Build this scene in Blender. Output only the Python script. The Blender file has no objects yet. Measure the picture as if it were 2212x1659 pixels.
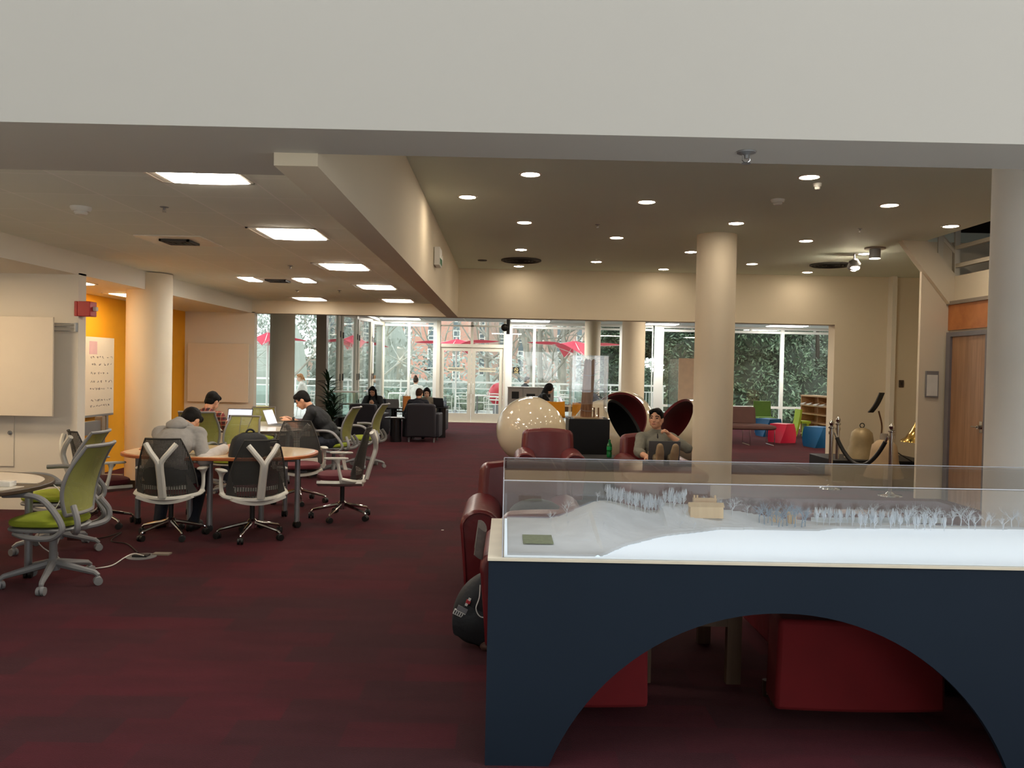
import bpy, math, random
from mathutils import Vector, Matrix
random.seed(7)
PI = math.pi
R = math.radians
S = bpy.context.scene
C = S.collection

# ------------------------------------------------------------------ camera
W_PX, H_PX, FOC, EYE = 2212, 1659, 1790.0, 1.62
_d = Vector((-13.0/FOC, -32.5/FOC, 1.0)).normalized()          # depth axis of the hall seen by the lens (x right, y down)
_x = Vector((1.0, 0.02, 0.0)); _x = (_x - _d*_x.dot(_d)).normalized()
_u = -_d.cross(_x)
cam_d = bpy.data.cameras.new('camera'); cam = bpy.data.objects.new('camera', cam_d); C.objects.link(cam)
cam_d.sensor_fit = 'HORIZONTAL'; cam_d.sensor_width = 36.0; cam_d.lens = FOC/W_PX*36.0
cam_d.clip_start = 0.05; cam_d.clip_end = 400
A = Matrix((_x, _d, _u))                                        # lens -> hall
right = A @ Vector((1, 0, 0)); up = A @ Vector((0, -1, 0)); back = A @ Vector((0, 0, -1))
cam.matrix_world = Matrix(((right.x, up.x, back.x, 0), (right.y, up.y, back.y, 0), (right.z, up.z, back.z, EYE), (0, 0, 0, 1)))
S.camera = cam

def P(px, py, Y=None, Z=None, X=None):
    """hall coordinates of a pixel of the photo at a known depth Y, height Z or side X"""
    w = A @ Vector(((px - W_PX/2)/FOC, (py - H_PX/2)/FOC, 1.0))
    t = Y/w.y if Y is not None else (Z - EYE)/w.z if Z is not None else X/w.x
    return Vector((w.x*t, w.y*t, w.z*t + EYE))

# ------------------------------------------------------------------ colour management, sky
S.view_settings.view_transform = 'Standard'
S.view_settings.look = 'None'
S.view_settings.gamma = 1.0
S.view_settings.use_curve_mapping = False
S.view_settings.exposure = 0.0
S.cycles.max_bounces = 10
S.cycles.diffuse_bounces = 5
S.cycles.glossy_bounces = 4
S.cycles.transmission_bounces = 6
S.cycles.transparent_max_bounces = 24
S.cycles.sample_clamp_indirect = 6.0
S.cycles.caustics_reflective = False
S.cycles.caustics_refractive = False
S.cycles.use_denoising = True

world = bpy.data.worlds.new('sky'); S.world = world; world.use_nodes = True
wn = world.node_tree.nodes; wl = world.node_tree.links
SKY = 2.5
wn['Background'].inputs['Strength'].default_value = SKY
tc = wn.new('ShaderNodeTexCoord'); sx = wn.new('ShaderNodeSeparateXYZ'); cr = wn.new('ShaderNodeValToRGB')
wl.new(tc.outputs['Generated'], sx.inputs[0]); wl.new(sx.outputs['Z'], cr.inputs[0]); wl.new(cr.outputs[0], wn['Background'].inputs['Color'])
cr.color_ramp.elements[0].position = 0.0; cr.color_ramp.elements[0].color = (0.95, 0.97, 0.97, 1)
cr.color_ramp.elements[1].position = 0.7; cr.color_ramp.elements[1].color = (0.93, 0.97, 1.0, 1)

TROFFER, DOWN, BAYL = 36.0, 115.0, 48.0        # lamp radiances
WARM = (1.0, 0.84, 0.64)
WARM2 = (1.0, 0.89, 0.74)

# ------------------------------------------------------------------ materials
def lin(c):
    return tuple(((v/255.0)/12.92 if v/255.0 <= 0.04045 else ((v/255.0 + 0.055)/1.055)**2.4) for v in c)
MATS = {}
def mat(name, rgb, rough=0.6, metal=0.0, spec=0.5, noise=0.06, nscale=6.0, bump=0.0, bscale=80.0, coat=0.0, sheen=0.0):
    """principled material with a little procedural variation of its own colour and an optional fine bump"""
    if name in MATS: return MATS[name]
    m = bpy.data.materials.new(name); m.use_nodes = True; MATS[name] = m
    nt = m.node_tree; b = nt.nodes['Principled BSDF']
    c = lin(rgb)
    b.inputs['Roughness'].default_value = rough; b.inputs['Metallic'].default_value = metal
    b.inputs['Specular IOR Level'].default_value = spec
    b.inputs['Coat Weight'].default_value = coat; b.inputs['Coat Roughness'].default_value = 0.05
    b.inputs['Sheen Weight'].default_value = sheen
    t = nt.nodes.new('ShaderNodeTexCoord')
    n = nt.nodes.new('ShaderNodeTexNoise'); n.inputs['Scale'].default_value = nscale; n.inputs['Detail'].default_value = 3
    nt.links.new(t.outputs['Object'], n.inputs['Vector'])
    r = nt.nodes.new('ShaderNodeValToRGB')
    r.color_ramp.elements[0].position = 0.3; r.color_ramp.elements[1].position = 0.7
    r.color_ramp.elements[0].color = tuple(v*(1 - noise) for v in c) + (1,)
    r.color_ramp.elements[1].color = tuple(min(1, v*(1 + noise)) for v in c) + (1,)
    nt.links.new(n.outputs['Fac'], r.inputs[0]); nt.links.new(r.outputs[0], b.inputs['Base Color'])
    if bump:
        n2 = nt.nodes.new('ShaderNodeTexNoise'); n2.inputs['Scale'].default_value = bscale; n2.inputs['Detail'].default_value = 4
        nt.links.new(t.outputs['Object'], n2.inputs['Vector'])
        bp = nt.nodes.new('ShaderNodeBump'); bp.inputs['Strength'].default_value = bump; bp.inputs['Distance'].default_value = 0.01
        nt.links.new(n2.outputs['Fac'], bp.inputs['Height']); nt.links.new(bp.outputs[0], b.inputs['Normal'])
    return m
def emit(name, rgb, strength):
    if name in MATS: return MATS[name]
    m = bpy.data.materials.new(name); m.use_nodes = True; MATS[name] = m
    b = m.node_tree.nodes['Principled BSDF']
    b.inputs['Base Color'].default_value = (0.8, 0.8, 0.8, 1)
    b.inputs['Emission Color'].default_value = tuple(rgb) + (1,); b.inputs['Emission Strength'].default_value = strength
    return m
def pane_mat(name, tint=(1, 1, 1), refl=0.06, edge=0.55, rough=0.0):
    """clear sheet: straight-through transmission with a mirror reflection that grows at grazing angles"""
    if name in MATS: return MATS[name]
    m = bpy.data.materials.new(name); m.use_nodes = True; MATS[name] = m
    nt = m.node_tree; nt.nodes.remove(nt.nodes['Principled BSDF'])
    out = nt.nodes['Material Output']
    tr = nt.nodes.new('ShaderNodeBsdfTransparent'); tr.inputs[0].default_value = tuple(tint) + (1,)
    gl = nt.nodes.new('ShaderNodeBsdfGlossy'); gl.inputs['Roughness'].default_value = rough
    lw = nt.nodes.new('ShaderNodeLayerWeight'); lw.inputs['Blend'].default_value = 0.35
    mp = nt.nodes.new('ShaderNodeMapRange'); mp.inputs['To Min'].default_value = refl; mp.inputs['To Max'].default_value = edge
    nt.links.new(lw.outputs['Fresnel'], mp.inputs['Value'])
    mx = nt.nodes.new('ShaderNodeMixShader')
    nt.links.new(mp.outputs[0], mx.inputs[0]); nt.links.new(tr.outputs[0], mx.inputs[1]); nt.links.new(gl.outputs[0], mx.inputs[2])
    nt.links.new(mx.outputs[0], out.inputs['Surface'])
    return m
def net_mat(name, rgb, sx, sz, hole, rough=0.7):
    """woven net: threads with see-through holes (grid in the part's own x and z)"""
    if name in MATS: return MATS[name]
    m = bpy.data.materials.new(name); m.use_nodes = True; MATS[name] = m
    nt = m.node_tree; b = nt.nodes['Principled BSDF']; out = nt.nodes['Material Output']
    b.inputs['Base Color'].default_value = lin(rgb) + (1,); b.inputs['Roughness'].default_value = rough
    t = nt.nodes.new('ShaderNodeTexCoord'); sp = nt.nodes.new('ShaderNodeSeparateXYZ'); nt.links.new(t.outputs['Object'], sp.inputs[0])
    def band(sock, pitch):
        a = nt.nodes.new('ShaderNodeMath'); a.operation = 'MULTIPLY'; a.inputs[1].default_value = 1.0/pitch; nt.links.new(sock, a.inputs[0])
        f = nt.nodes.new('ShaderNodeMath'); f.operation = 'FRACT'; nt.links.new(a.outputs[0], f.inputs[0])
        g = nt.nodes.new('ShaderNodeMath'); g.operation = 'LESS_THAN'; g.inputs[1].default_value = hole; nt.links.new(f.outputs[0], g.inputs[0])
        return g.outputs[0]
    k = nt.nodes.new('ShaderNodeMath'); k.operation = 'MULTIPLY'
    nt.links.new(band(sp.outputs['X'], sx), k.inputs[0]); nt.links.new(band(sp.outputs['Z'], sz), k.inputs[1])
    tr = nt.nodes.new('ShaderNodeBsdfTransparent'); mx = nt.nodes.new('ShaderNodeMixShader')
    nt.links.new(k.outputs[0], mx.inputs[0]); nt.links.new(b.outputs[0], mx.inputs[1]); nt.links.new(tr.outputs[0], mx.inputs[2])
    nt.links.new(mx.outputs[0], out.inputs['Surface'])
    return m
def brick_mat(name, c1, c2, mortar, bw, bh, ms, rough=0.8, offset=0.5, axes='XY', noise=0.0, nscale=3.0, bump=0.0, bias=0.0, shift=(0, 0), spec=0.5):
    """rows of units (planks, tiles, bricks) coloured unit by unit"""
    if name in MATS: return MATS[name]
    m = bpy.data.materials.new(name); m.use_nodes = True; MATS[name] = m
    nt = m.node_tree; b = nt.nodes['Principled BSDF']; b.inputs['Roughness'].default_value = rough; b.inputs['Specular IOR Level'].default_value = spec
    t = nt.nodes.new('ShaderNodeTexCoord'); sp = nt.nodes.new('ShaderNodeSeparateXYZ'); cb = nt.nodes.new('ShaderNodeCombineXYZ')
    nt.links.new(t.outputs['Object'], sp.inputs[0])
    for i, a in enumerate(axes):
        ad = nt.nodes.new('ShaderNodeMath'); ad.operation = 'ADD'; ad.inputs[1].default_value = shift[i] + 100*(bw if i == 0 else bh)
        nt.links.new(sp.outputs[a], ad.inputs[0]); nt.links.new(ad.outputs[0], cb.inputs[i])
    k = nt.nodes.new('ShaderNodeTexBrick'); nt.links.new(cb.outputs[0], k.inputs['Vector'])
    k.offset = offset; k.inputs['Scale'].default_value = 1.0
    k.inputs['Brick Width'].default_value = bw; k.inputs['Row Height'].default_value = bh
    k.inputs['Mortar Size'].default_value = ms; k.inputs['Mortar Smooth'].default_value = 0.1; k.inputs['Bias'].default_value = bias
    k.inputs['Color1'].default_value = lin(c1) + (1,); k.inputs['Color2'].default_value = lin(c2) + (1,); k.inputs['Mortar'].default_value = lin(mortar) + (1,)
    col = k.outputs['Color']
    if noise:
        n = nt.nodes.new('ShaderNodeTexNoise'); n.inputs['Scale'].default_value = nscale; n.inputs['Detail'].default_value = 5
        mpn = nt.nodes.new('ShaderNodeMapping'); mpn.inputs['Scale'].default_value = (0.45, 1.6, 1); nt.links.new(t.outputs['Object'], mpn.inputs[0]); nt.links.new(mpn.outputs[0], n.inputs['Vector'])
        mr = nt.nodes.new('ShaderNodeMapRange'); mr.inputs['From Min'].default_value = 0.25; mr.inputs['From Max'].default_value = 0.75
        mr.inputs['To Min'].default_value = 1 - noise; mr.inputs['To Max'].default_value = 1 + noise
        nt.links.new(n.outputs['Fac'], mr.inputs['Value'])
        mm = nt.nodes.new('ShaderNodeMix'); mm.data_type = 'RGBA'; mm.blend_type = 'MULTIPLY'; mm.inputs['Factor'].default_value = 1
        nt.links.new(col, mm.inputs['A']); nt.links.new(mr.outputs[0], mm.inputs['B']); col = mm.outputs['Result']
    nt.links.new(col, b.inputs['Base Color'])
    if bump:
        n2 = nt.nodes.new('ShaderNodeTexNoise'); n2.inputs['Scale'].default_value = 260; nt.links.new(t.outputs['Object'], n2.inputs['Vector'])
        bp = nt.nodes.new('ShaderNodeBump'); bp.inputs['Strength'].default_value = bump; bp.inputs['Distance'].default_value = 0.01
        nt.links.new(n2.outputs['Fac'], bp.inputs['Height']); nt.links.new(bp.outputs[0], b.inputs['Normal'])
    return m
def wood_mat(name, c1, c2, rough=0.4, scale=3.0, stretch=(8, 8, 0.6)):
    if name in MATS: return MATS[name]
    m = bpy.data.materials.new(name); m.use_nodes = True; MATS[name] = m
    nt = m.node_tree; b = nt.nodes['Principled BSDF']; b.inputs['Roughness'].default_value = rough
    t = nt.nodes.new('ShaderNodeTexCoord'); mp = nt.nodes.new('ShaderNodeMapping'); mp.inputs['Scale'].default_value = stretch
    nt.links.new(t.outputs['Object'], mp.inputs[0])
    n = nt.nodes.new('ShaderNodeTexNoise'); n.inputs['Scale'].default_value = scale; n.inputs['Detail'].default_value = 6; n.inputs['Distortion'].default_value = 0.6
    nt.links.new(mp.outputs[0], n.inputs['Vector'])
    r = nt.nodes.new('ShaderNodeValToRGB'); r.color_ramp.elements[0].position = 0.3; r.color_ramp.elements[1].position = 0.7
    r.color_ramp.elements[0].color = lin(c1) + (1,); r.color_ramp.elements[1].color = lin(c2) + (1,)
    nt.links.new(n.outputs['Fac'], r.inputs[0]); nt.links.new(r.outputs[0], b.inputs['Base Color'])
    return m
def plaid_mat(name, base, a, bcol, pitch):
    if name in MATS: return MATS[name]
    m = bpy.data.materials.new(name); m.use_nodes = True; MATS[name] = m
    nt = m.node_tree; b = nt.nodes['Principled BSDF']; b.inputs['Roughness'].default_value = 0.85
    t = nt.nodes.new('ShaderNodeTexCoord'); col = None
    sp = nt.nodes.new('ShaderNodeSeparateXYZ'); nt.links.new(t.outputs['Object'], sp.inputs[0])
    prev = None
    for ax, cc, wdt in (('X', a, 0.4), ('Z', a, 0.4), ('X', bcol, 0.12), ('Z', bcol, 0.12)):
        q = nt.nodes.new('ShaderNodeMath'); q.operation = 'MULTIPLY'; q.inputs[1].default_value = 1/pitch; nt.links.new(sp.outputs[ax], q.inputs[0])
        fr = nt.nodes.new('ShaderNodeMath'); fr.operation = 'FRACT'; nt.links.new(q.outputs[0], fr.inputs[0])
        lt = nt.nodes.new('ShaderNodeMath'); lt.operation = 'LESS_THAN'; lt.inputs[1].default_value = wdt; nt.links.new(fr.outputs[0], lt.inputs[0])
        ml = nt.nodes.new('ShaderNodeMath'); ml.operation = 'MULTIPLY'; ml.inputs[1].default_value = 0.55; nt.links.new(lt.outputs[0], ml.inputs[0])
        mx = nt.nodes.new('ShaderNodeMix'); mx.data_type = 'RGBA'; nt.links.new(ml.outputs[0], mx.inputs['Factor'])
        if prev is None: mx.inputs['A'].default_value = lin(base) + (1,)
        else: nt.links.new(prev, mx.inputs['A'])
        mx.inputs['B'].default_value = lin(cc) + (1,); prev = mx.outputs['Result']
    nt.links.new(prev, b.inputs['Base Color'])
    return m

# ------------------------------------------------------------------ mesh helpers
def frame_to(d):
    d = Vector(d).normalized(); a = Vector((0, 0, 1)) if abs(d.z) < 0.95 else Vector((0, 1, 0))
    x = a.cross(d).normalized(); y = d.cross(x)
    return x, y, d
class MB:
    def __init__(s): s.v = []; s.f = []
    def add(s, vs, fs, M=None):
        o = len(s.v)
        s.v += [tuple(M @ Vector(p)) for p in vs] if M is not None else [tuple(p) for p in vs]
        s.f += [tuple(i + o for i in q) for q in fs]; return s
    def box(s, x0, x1, y0, y1, z0, z1, M=None):
        return s.add([(x0, y0, z0), (x1, y0, z0), (x1, y1, z0), (x0, y1, z0), (x0, y0, z1), (x1, y0, z1), (x1, y1, z1), (x0, y1, z1)],
                     [(0, 3, 2, 1), (4, 5, 6, 7), (0, 1, 5, 4), (1, 2, 6, 5), (2, 3, 7, 6), (3, 0, 4, 7)], M)
    def cb(s, c, sz, M=None):
        return s.box(c[0] - sz[0]/2, c[0] + sz[0]/2, c[1] - sz[1]/2, c[1] + sz[1]/2, c[2] - sz[2]/2, c[2] + sz[2]/2, M)
    def tube(s, pts, r, seg=8, M=None, flat=1.0, caps=True):
        pts = [Vector(p) for p in pts]; n = len(pts); rr = r if isinstance(r, (list, tuple)) else [r]*n
        vs = []; fs = []; x = None
        for i, p in enumerate(pts):
            t = (pts[min(i + 1, n - 1)] - pts[max(i - 1, 0)])
            if t.length < 1e-9: t = Vector((0, 0, 1))
            t.normalize()
            if x is None: x, y, _ = frame_to(t)
            else:
                x = x - t*x.dot(t)
                if x.length < 1e-6: x, y, _ = frame_to(t)
                x.normalize()
            y = t.cross(x)
            for k in range(seg):
                a = 2*PI*k/seg; vs.append(p + x*(math.cos(a)*rr[i]) + y*(math.sin(a)*rr[i]*flat))
        for i in range(n - 1):
            for k in range(seg):
                a, b = i*seg + k, i*seg + (k + 1) % seg
                fs.append((a, b, b + seg, a + seg))
        if caps: fs += [tuple(range(seg))[::-1], tuple(range((n - 1)*seg, n*seg))]
        return s.add(vs, fs, M)
    def cyl(s, p0, p1, r0, r1=None, seg=16, M=None): return s.tube([p0, p1], [r0, r0 if r1 is None else r1], seg, M)
    def lathe(s, prof, seg=24, M=None, arc=2*PI):
        full = abs(arc - 2*PI) < 1e-6; ns = seg if full else seg + 1; vs = []; fs = []
        for r, z in prof:
            for k in range(ns):
                a = arc*k/seg; vs.append((r*math.cos(a), r*math.sin(a), z))
        for i in range(len(prof) - 1):
            for k in range(seg):
                a, b = i*ns + k, i*ns + (k + 1) % ns
                fs.append((a, b, b + ns, a + ns))
        if full:
            if prof[0][0] > 1e-6: fs.append(tuple(range(ns))[::-1])
            if prof[-1][0] > 1e-6: fs.append(tuple(range((len(prof) - 1)*ns, len(prof)*ns)))
        return s.add(vs, fs, M)
    def prism(s, poly, z0, z1, M=None):
        n = len(poly)
        return s.add([(x, y, z0) for x, y in poly] + [(x, y, z1) for x, y in poly],
                     [tuple(range(n))[::-1], tuple(range(n, 2*n))] + [(i, (i + 1) % n, n + (i + 1) % n, n + i) for i in range(n)], M)
    def ell(s, c, r, M=None, nu=16, nv=10, Rm=None):
        if not isinstance(r, (list, tuple, Vector)): r = (r, r, r)
        vs = []; fs = []
        for i in range(nv + 1):
            th = PI*i/nv
            for k in range(nu):
                ph = 2*PI*k/nu
                p = Vector((r[0]*math.sin(th)*math.cos(ph), r[1]*math.sin(th)*math.sin(ph), -r[2]*math.cos(th)))
                if Rm is not None: p = Rm @ p
                vs.append(p + Vector(c))
        for i in range(nv):
            for k in range(nu):
                a, b = i*nu + k, i*nu + (k + 1) % nu; fs.append((a, b, b + nu, a + nu))
        return s.add(vs, fs, M)
    def cap(s, p0, p1, r0, r1, seg=12):
        p0, p1 = Vector(p0), Vector(p1); d = p1 - p0; L = d.length; d = d.normalized() if L > 1e-6 else Vector((0, 0, 1))
        pts = []; rr = []
        for i in range(5): a = PI/2*(1 - i/4.0); pts.append(p0 - d*(r0*math.sin(a))); rr.append(max(r0*math.cos(a), r0*0.02))
        for i in range(5): a = PI/2*i/4.0; pts.append(p1 + d*(r1*math.sin(a))); rr.append(max(r1*math.cos(a), r1*0.02))
        return s.tube(pts, rr, seg)
    def surf(s, fn, nu, nv, th=0.0, M=None):
        """sheet fn(u,v), u,v in 0..1; th gives it thickness along its own normal"""
        g = [[Vector(fn(i/nu, j/nv)) for j in range(nv + 1)] for i in range(nu + 1)]
        vs = [p for row in g for p in row]; w = nv + 1
        idx = lambda i, j: i*w + j
        fs = [(idx(i, j), idx(i + 1, j), idx(i + 1, j + 1), idx(i, j + 1)) for i in range(nu) for j in range(nv)]
        if th:
            nr = []
            for i in range(nu + 1):
                for j in range(nv + 1):
                    a = g[min(i + 1, nu)][j] - g[max(i - 1, 0)][j]; b = g[i][min(j + 1, nv)] - g[i][max(j - 1, 0)]
                    c = a.cross(b); nr.append(c.normalized() if c.length > 1e-12 else Vector((0, 0, 1)))
            o = len(vs); vs = vs + [vs[i] - nr[i]*th for i in range(o)]
            fs = fs + [tuple(q + o for q in f)[::-1] for f in fs]
            rim = [idx(i, 0) for i in range(nu + 1)] + [idx(nu, j) for j in range(1, nv + 1)] + [idx(i, nv) for i in range(nu - 1, -1, -1)] + [idx(0, j) for j in range(nv - 1, 0, -1)]
            for a, b in zip(rim, rim[1:] + rim[:1]): fs.append((b, a, a + o, b + o))
        return s.add(vs, fs, M)
    def build(s, name, m, parent=None, bevel=0.0, bseg=2, sub=0, ang=35, loc=None, rz=0.0):
        me = bpy.data.meshes.new(name); me.from_pydata(s.v, [], s.f); me.validate()
        me.polygons.foreach_set('use_smooth', [True]*len(me.polygons)); me.set_sharp_from_angle(angle=R(ang)); me.update()
        me.materials.append(m)
        o = bpy.data.objects.new(name, me); C.objects.link(o)
        if parent is not None: o.parent = parent
        if loc is not None: o.location = loc
        if rz: o.rotation_euler = (0, 0, rz)
        if bevel:
            b = o.modifiers.new('bevel', 'BEVEL'); b.width = bevel; b.segments = bseg; b.limit_method = 'ANGLE'; b.angle_limit = R(40)
        if sub:
            b = o.modifiers.new('sub', 'SUBSURF'); b.levels = sub; b.render_levels = sub
        return o
def tag(o, label=None, cat=None, group=None, kind=None):
    if label: o['label'] = label
    if cat: o['category'] = cat
    if group: o['group'] = group
    if kind: o['kind'] = kind
    return o
def thing(name, label, cat, loc=(0, 0, 0), rz=0.0, group=None):
    o = bpy.data.objects.new(name, None); C.objects.link(o); o.empty_display_size = 0.1
    o.location = loc; o.rotation_euler = (0, 0, rz); return tag(o, label, cat, group)
def struct(name, mb, m, parent=None, **k):
    o = mb.build(name, m, parent, **k)
    if parent is None: o['kind'] = 'structure'
    return o
def copy_tree(o, parent=None):
    c = o.copy(); C.objects.link(c)
    if parent is not None: c.parent = parent
    for ch in list(o.children): copy_tree(ch, c)
    return c
def clone(o, label, loc, rz=0.0, sc=None, group=None):
    c = copy_tree(o); c.location = loc; c.rotation_euler = (0, 0, rz); c['label'] = label
    if group: c['group'] = group
    if sc: c.scale = (sc, sc, sc)
    return c
def Rz(a): return Matrix.Rotation(a, 4, 'Z')
def T(x, y, z): return Matrix.Translation((x, y, z))
def arc(c, r, a0, a1, n, plane='XZ'):
    out = []
    for i in range(n + 1):
        a = a0 + (a1 - a0)*i/n; u, w = r*math.cos(a), r*math.sin(a)
        out.append((c[0] + u, c[1], c[2] + w) if plane == 'XZ' else (c[0], c[1] + u, c[2] + w) if plane == 'YZ' else (c[0] + u, c[1] + w, c[2]))
    return out
def bez(ps, n=24):
    """smooth line through points (Catmull-Rom)"""
    ps = [Vector(p) for p in ps]; q = [ps[0]*2 - ps[1]] + ps + [ps[-1]*2 - ps[-2]]; out = []
    k = max(2, n//(len(ps) - 1))
    for i in range(1, len(q) - 2):
        for j in range(k):
            t = j/k; a, b, c, d = q[i - 1], q[i], q[i + 1], q[i + 2]
            out.append(0.5*((2*b) + (c - a)*t + (2*a - 5*b + 4*c - d)*t*t + (3*b - a - 3*c + d)*t**3))
    return out + [ps[-1]]
def text_mesh(txt, size, name, m, parent=None, M=None, depth=0.001):
    cu = bpy.data.curves.new(name, 'FONT'); cu.body = txt; cu.size = size; cu.extrude = depth; cu.align_x = 'CENTER'; cu.align_y = 'CENTER'; cu.resolution_u = 2
    o = bpy.data.objects.new(name, cu); C.objects.link(o); dg = bpy.context.evaluated_depsgraph_get()
    me = bpy.data.meshes.new_from_object(o.evaluated_get(dg)); bpy.data.objects.remove(o); bpy.data.curves.remove(cu)
    if M is not None: me.transform(M)
    me.materials.clear(); me.materials.append(m)
    k = bpy.data.objects.new(name, me); C.objects.link(k)
    if parent is not None: k.parent = parent
    return k
ORD = ['first', 'second', 'third', 'fourth', 'fifth', 'sixth', 'seventh', 'eighth']
# ------------------------------------------------------------------ shared materials
M_wall = mat('wall_paint', (226, 214, 192), 0.75, noise=0.015, nscale=1.5, bump=0.05, bscale=220)
M_wallw = mat('white_wall_paint', (232, 226, 214), 0.7, noise=0.012, nscale=1.2, bump=0.05, bscale=220)
M_fascia = mat('fascia_paint', (184, 181, 175), 0.55, noise=0.01, nscale=0.8)
M_plaster = mat('ceiling_plaster', (226, 234, 222), 0.8, noise=0.015, nscale=1.0)
M_yellow = mat('yellow_paint', (245, 172, 24), 0.7, noise=0.02)
M_carpet = brick_mat('carpet_planks', (58, 14, 22), (31, 19, 21), (42, 16, 21), 0.5, 0.25, 0.0, 0.85, 0.37, 'XY', noise=0.35, nscale=5.0, bump=0.5, spec=0.06)
_c = M_carpet.node_tree.nodes['Principled BSDF']; _c.inputs['Sheen Weight'].default_value = 0.26; _c.inputs['Sheen Roughness'].default_value = 0.45; _c.inputs['Sheen Tint'].default_value = lin((214, 140, 152)) + (1,)
M_tile = brick_mat('ceiling_tiles', (238, 240, 230), (232, 234, 224), (250, 248, 242), 0.61, 0.61, 0.006, 0.85, 0.0, 'XY', shift=(2.222, 0.32))
M_tilew = brick_mat('bay_ceiling_tiles', (214, 220, 220), (210, 216, 216), (245, 245, 240), 1.22, 0.61, 0.02, 0.85, 0.0, 'XY')
M_base = mat('black_rubber_base', (24, 22, 22), 0.5)
M_frame = mat('window_frame_paint', (226, 218, 200), 0.4, noise=0.01)
M_framew = mat('white_frame_paint', (242, 242, 236), 0.4, noise=0.01)
M_bronze = mat('grey_brown_frame', (140, 128, 116), 0.4, noise=0.02)
M_glass = pane_mat('window_glass', (0.93, 0.97, 0.96), 0.05, 0.5)
M_acryl = pane_mat('clear_acrylic', (0.985, 0.99, 0.995), 0.045, 0.62)
M_black = mat('black_plastic', (20, 20, 21), 0.45)
M_chrome = mat('chrome', (205, 205, 205), 0.12, 1.0, noise=0.02)
M_steel = mat('grey_powder_steel', (150, 152, 156), 0.4, 0.6, noise=0.03)
M_white = mat('white_plastic', (226, 224, 218), 0.4, noise=0.01)
M_wood = wood_mat('maple_veneer', (154, 114, 82), (180, 138, 104), 0.35)
M_woodd = wood_mat('orange_veneer', (180, 106, 52), (200, 128, 70), 0.35, 2.0, (3, 3, 3))

# ------------------------------------------------------------------ room shell
struct('floor', MB().box(-9, 11, 2.6, 25.0, -0.25, 0), M_carpet)
struct('floor_atrium', MB().box(-9, 9, -8, 2.6, -0.25, 0), mat('pale_bounce_floor', (206, 202, 194), 0.4, noise=0.05, nscale=40))  # unseen floor, made pale to bounce light up to the soffits
struct('ceiling_left', MB().box(-8, -1.0, 3.8, 15.02, 2.77, 2.9), M_tile)
struct('ceiling_alcove', MB().box(-8, -4.74, 3.9, 15.1, 2.54, 2.76), M_wallw)
struct('ceiling_right', MB().box(-1.0, 5.5, 3.8, 11.0, 3.42, 3.55).box(-1.0, 7.9, 11.0, 15.05, 3.42, 3.55), M_plaster)
struct('ceiling_bay', MB().box(-8, -4.2, 15.2, 19.1, 3.02, 3.2).box(-4.2, 10, 15.2, 25.0, 3.02, 3.2), M_tilew)
struct('beam_front', MB().box(-8.1, 8.1, 3.46, 3.87, 2.60, 7.2), M_fascia)
struct('soffit_left', MB().box(-8, -1.1, 3.87, 4.32, 2.60, 2.95), M_fascia)
struct('beam_long', MB().box(-1.093, -0.89, 3.86, 15.05, 2.54, 3.6), M_wall)
struct('header_left', MB().box(-4.74, -4.60, 3.9, 15.1, 2.54, 2.8), M_wallw)
struct('header_back', MB().box(-8.1, 5.95, 15.0, 15.3, 2.54, 5.4), M_wall)
struct('wall_back_right', MB().box(5.95, 10, 15.0, 15.3, 0, 5.4), M_wall)
struct('wall_left', MB().box(-8, -4.60, 8.94, 9.10, 0, 2.56), M_wallw)
struct('wall_alcove_yellow', MB().box(-5.95, -5.8, 9.05, 15.05, 0, 2.56), M_yellow)
struct('wall_alcove_end', MB().box(-8.0, -4.55, 15.0, 15.16, 0, 2.56), M_wallw)
struct('wall_outer_left', MB().box(-8.2, -8.0, -8.2, 19.1, 0, 7.2), M_wallw)
struct('wall_outer_right', MB().box(9.9, 10.1, 3.4, 25.0, 0, 5.5).box(8.0, 8.2, -8.2, -5.0, 0, 7.2).box(8.0, 8.2, 3.2, 3.5, 0, 7.2).box(8.0, 8.2, -5.0, 3.2, 0, 0.5).box(8.0, 8.2, -5.0, 3.2, 5.2, 7.2).box(8.05, 8.15, -1.0, -0.9, 0.5, 5.2), M_wallw)
struct('wall_atrium', MB().box(-8.2, -5.6, -8.2, -8.0, 0, 7.2).box(5.6, 8.2, -8.2, -8.0, 0, 7.2).box(-5.6, 1.0, -8.2, -8.0, 0, 7.2).box(1.0, 5.6, -8.2, -8.0, 0, 0.8).box(1.0, 5.6, -8.2, -8.0, 4.4, 7.2).box(3.2, 3.3, -8.15, -8.05, 0.8, 4.4), M_fascia)
mb = MB()
mb.box(-8.2, 8.2, -8.2, -1.8, 7.2, 7.4)
for k in range(9): mb.box(-8.2 + 2*k, -8.1 + 2*k, -1.8, 3.5, 7.2, 7.4)
struct('ceiling_atrium', mb, M_framew)                          # open bars of the skylight
struct('roof', MB().box(-8.2, 10.1, 3.4, 25.1, 5.4, 5.6), M_fascia)
struct('wall_right', MB().box(5.9, 6.1, 3.8, 11.0, 0, 2.60), M_wall)
struct('pilaster_right', MB().box(5.5, 5.9, 11.0, 11.05, 0, 3.42), M_wall)
struct('trim_1', MB().box(6.9, 6.98, 14.82, 15.0, 0, 3.42), M_wallw)
struct('wall_niche_right', MB().box(7.9, 8.05, 11.0, 15.05, 0, 3.5).box(5.9, 8.0, 11.05, 11.25, 0, 3.42), M_wall)
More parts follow.
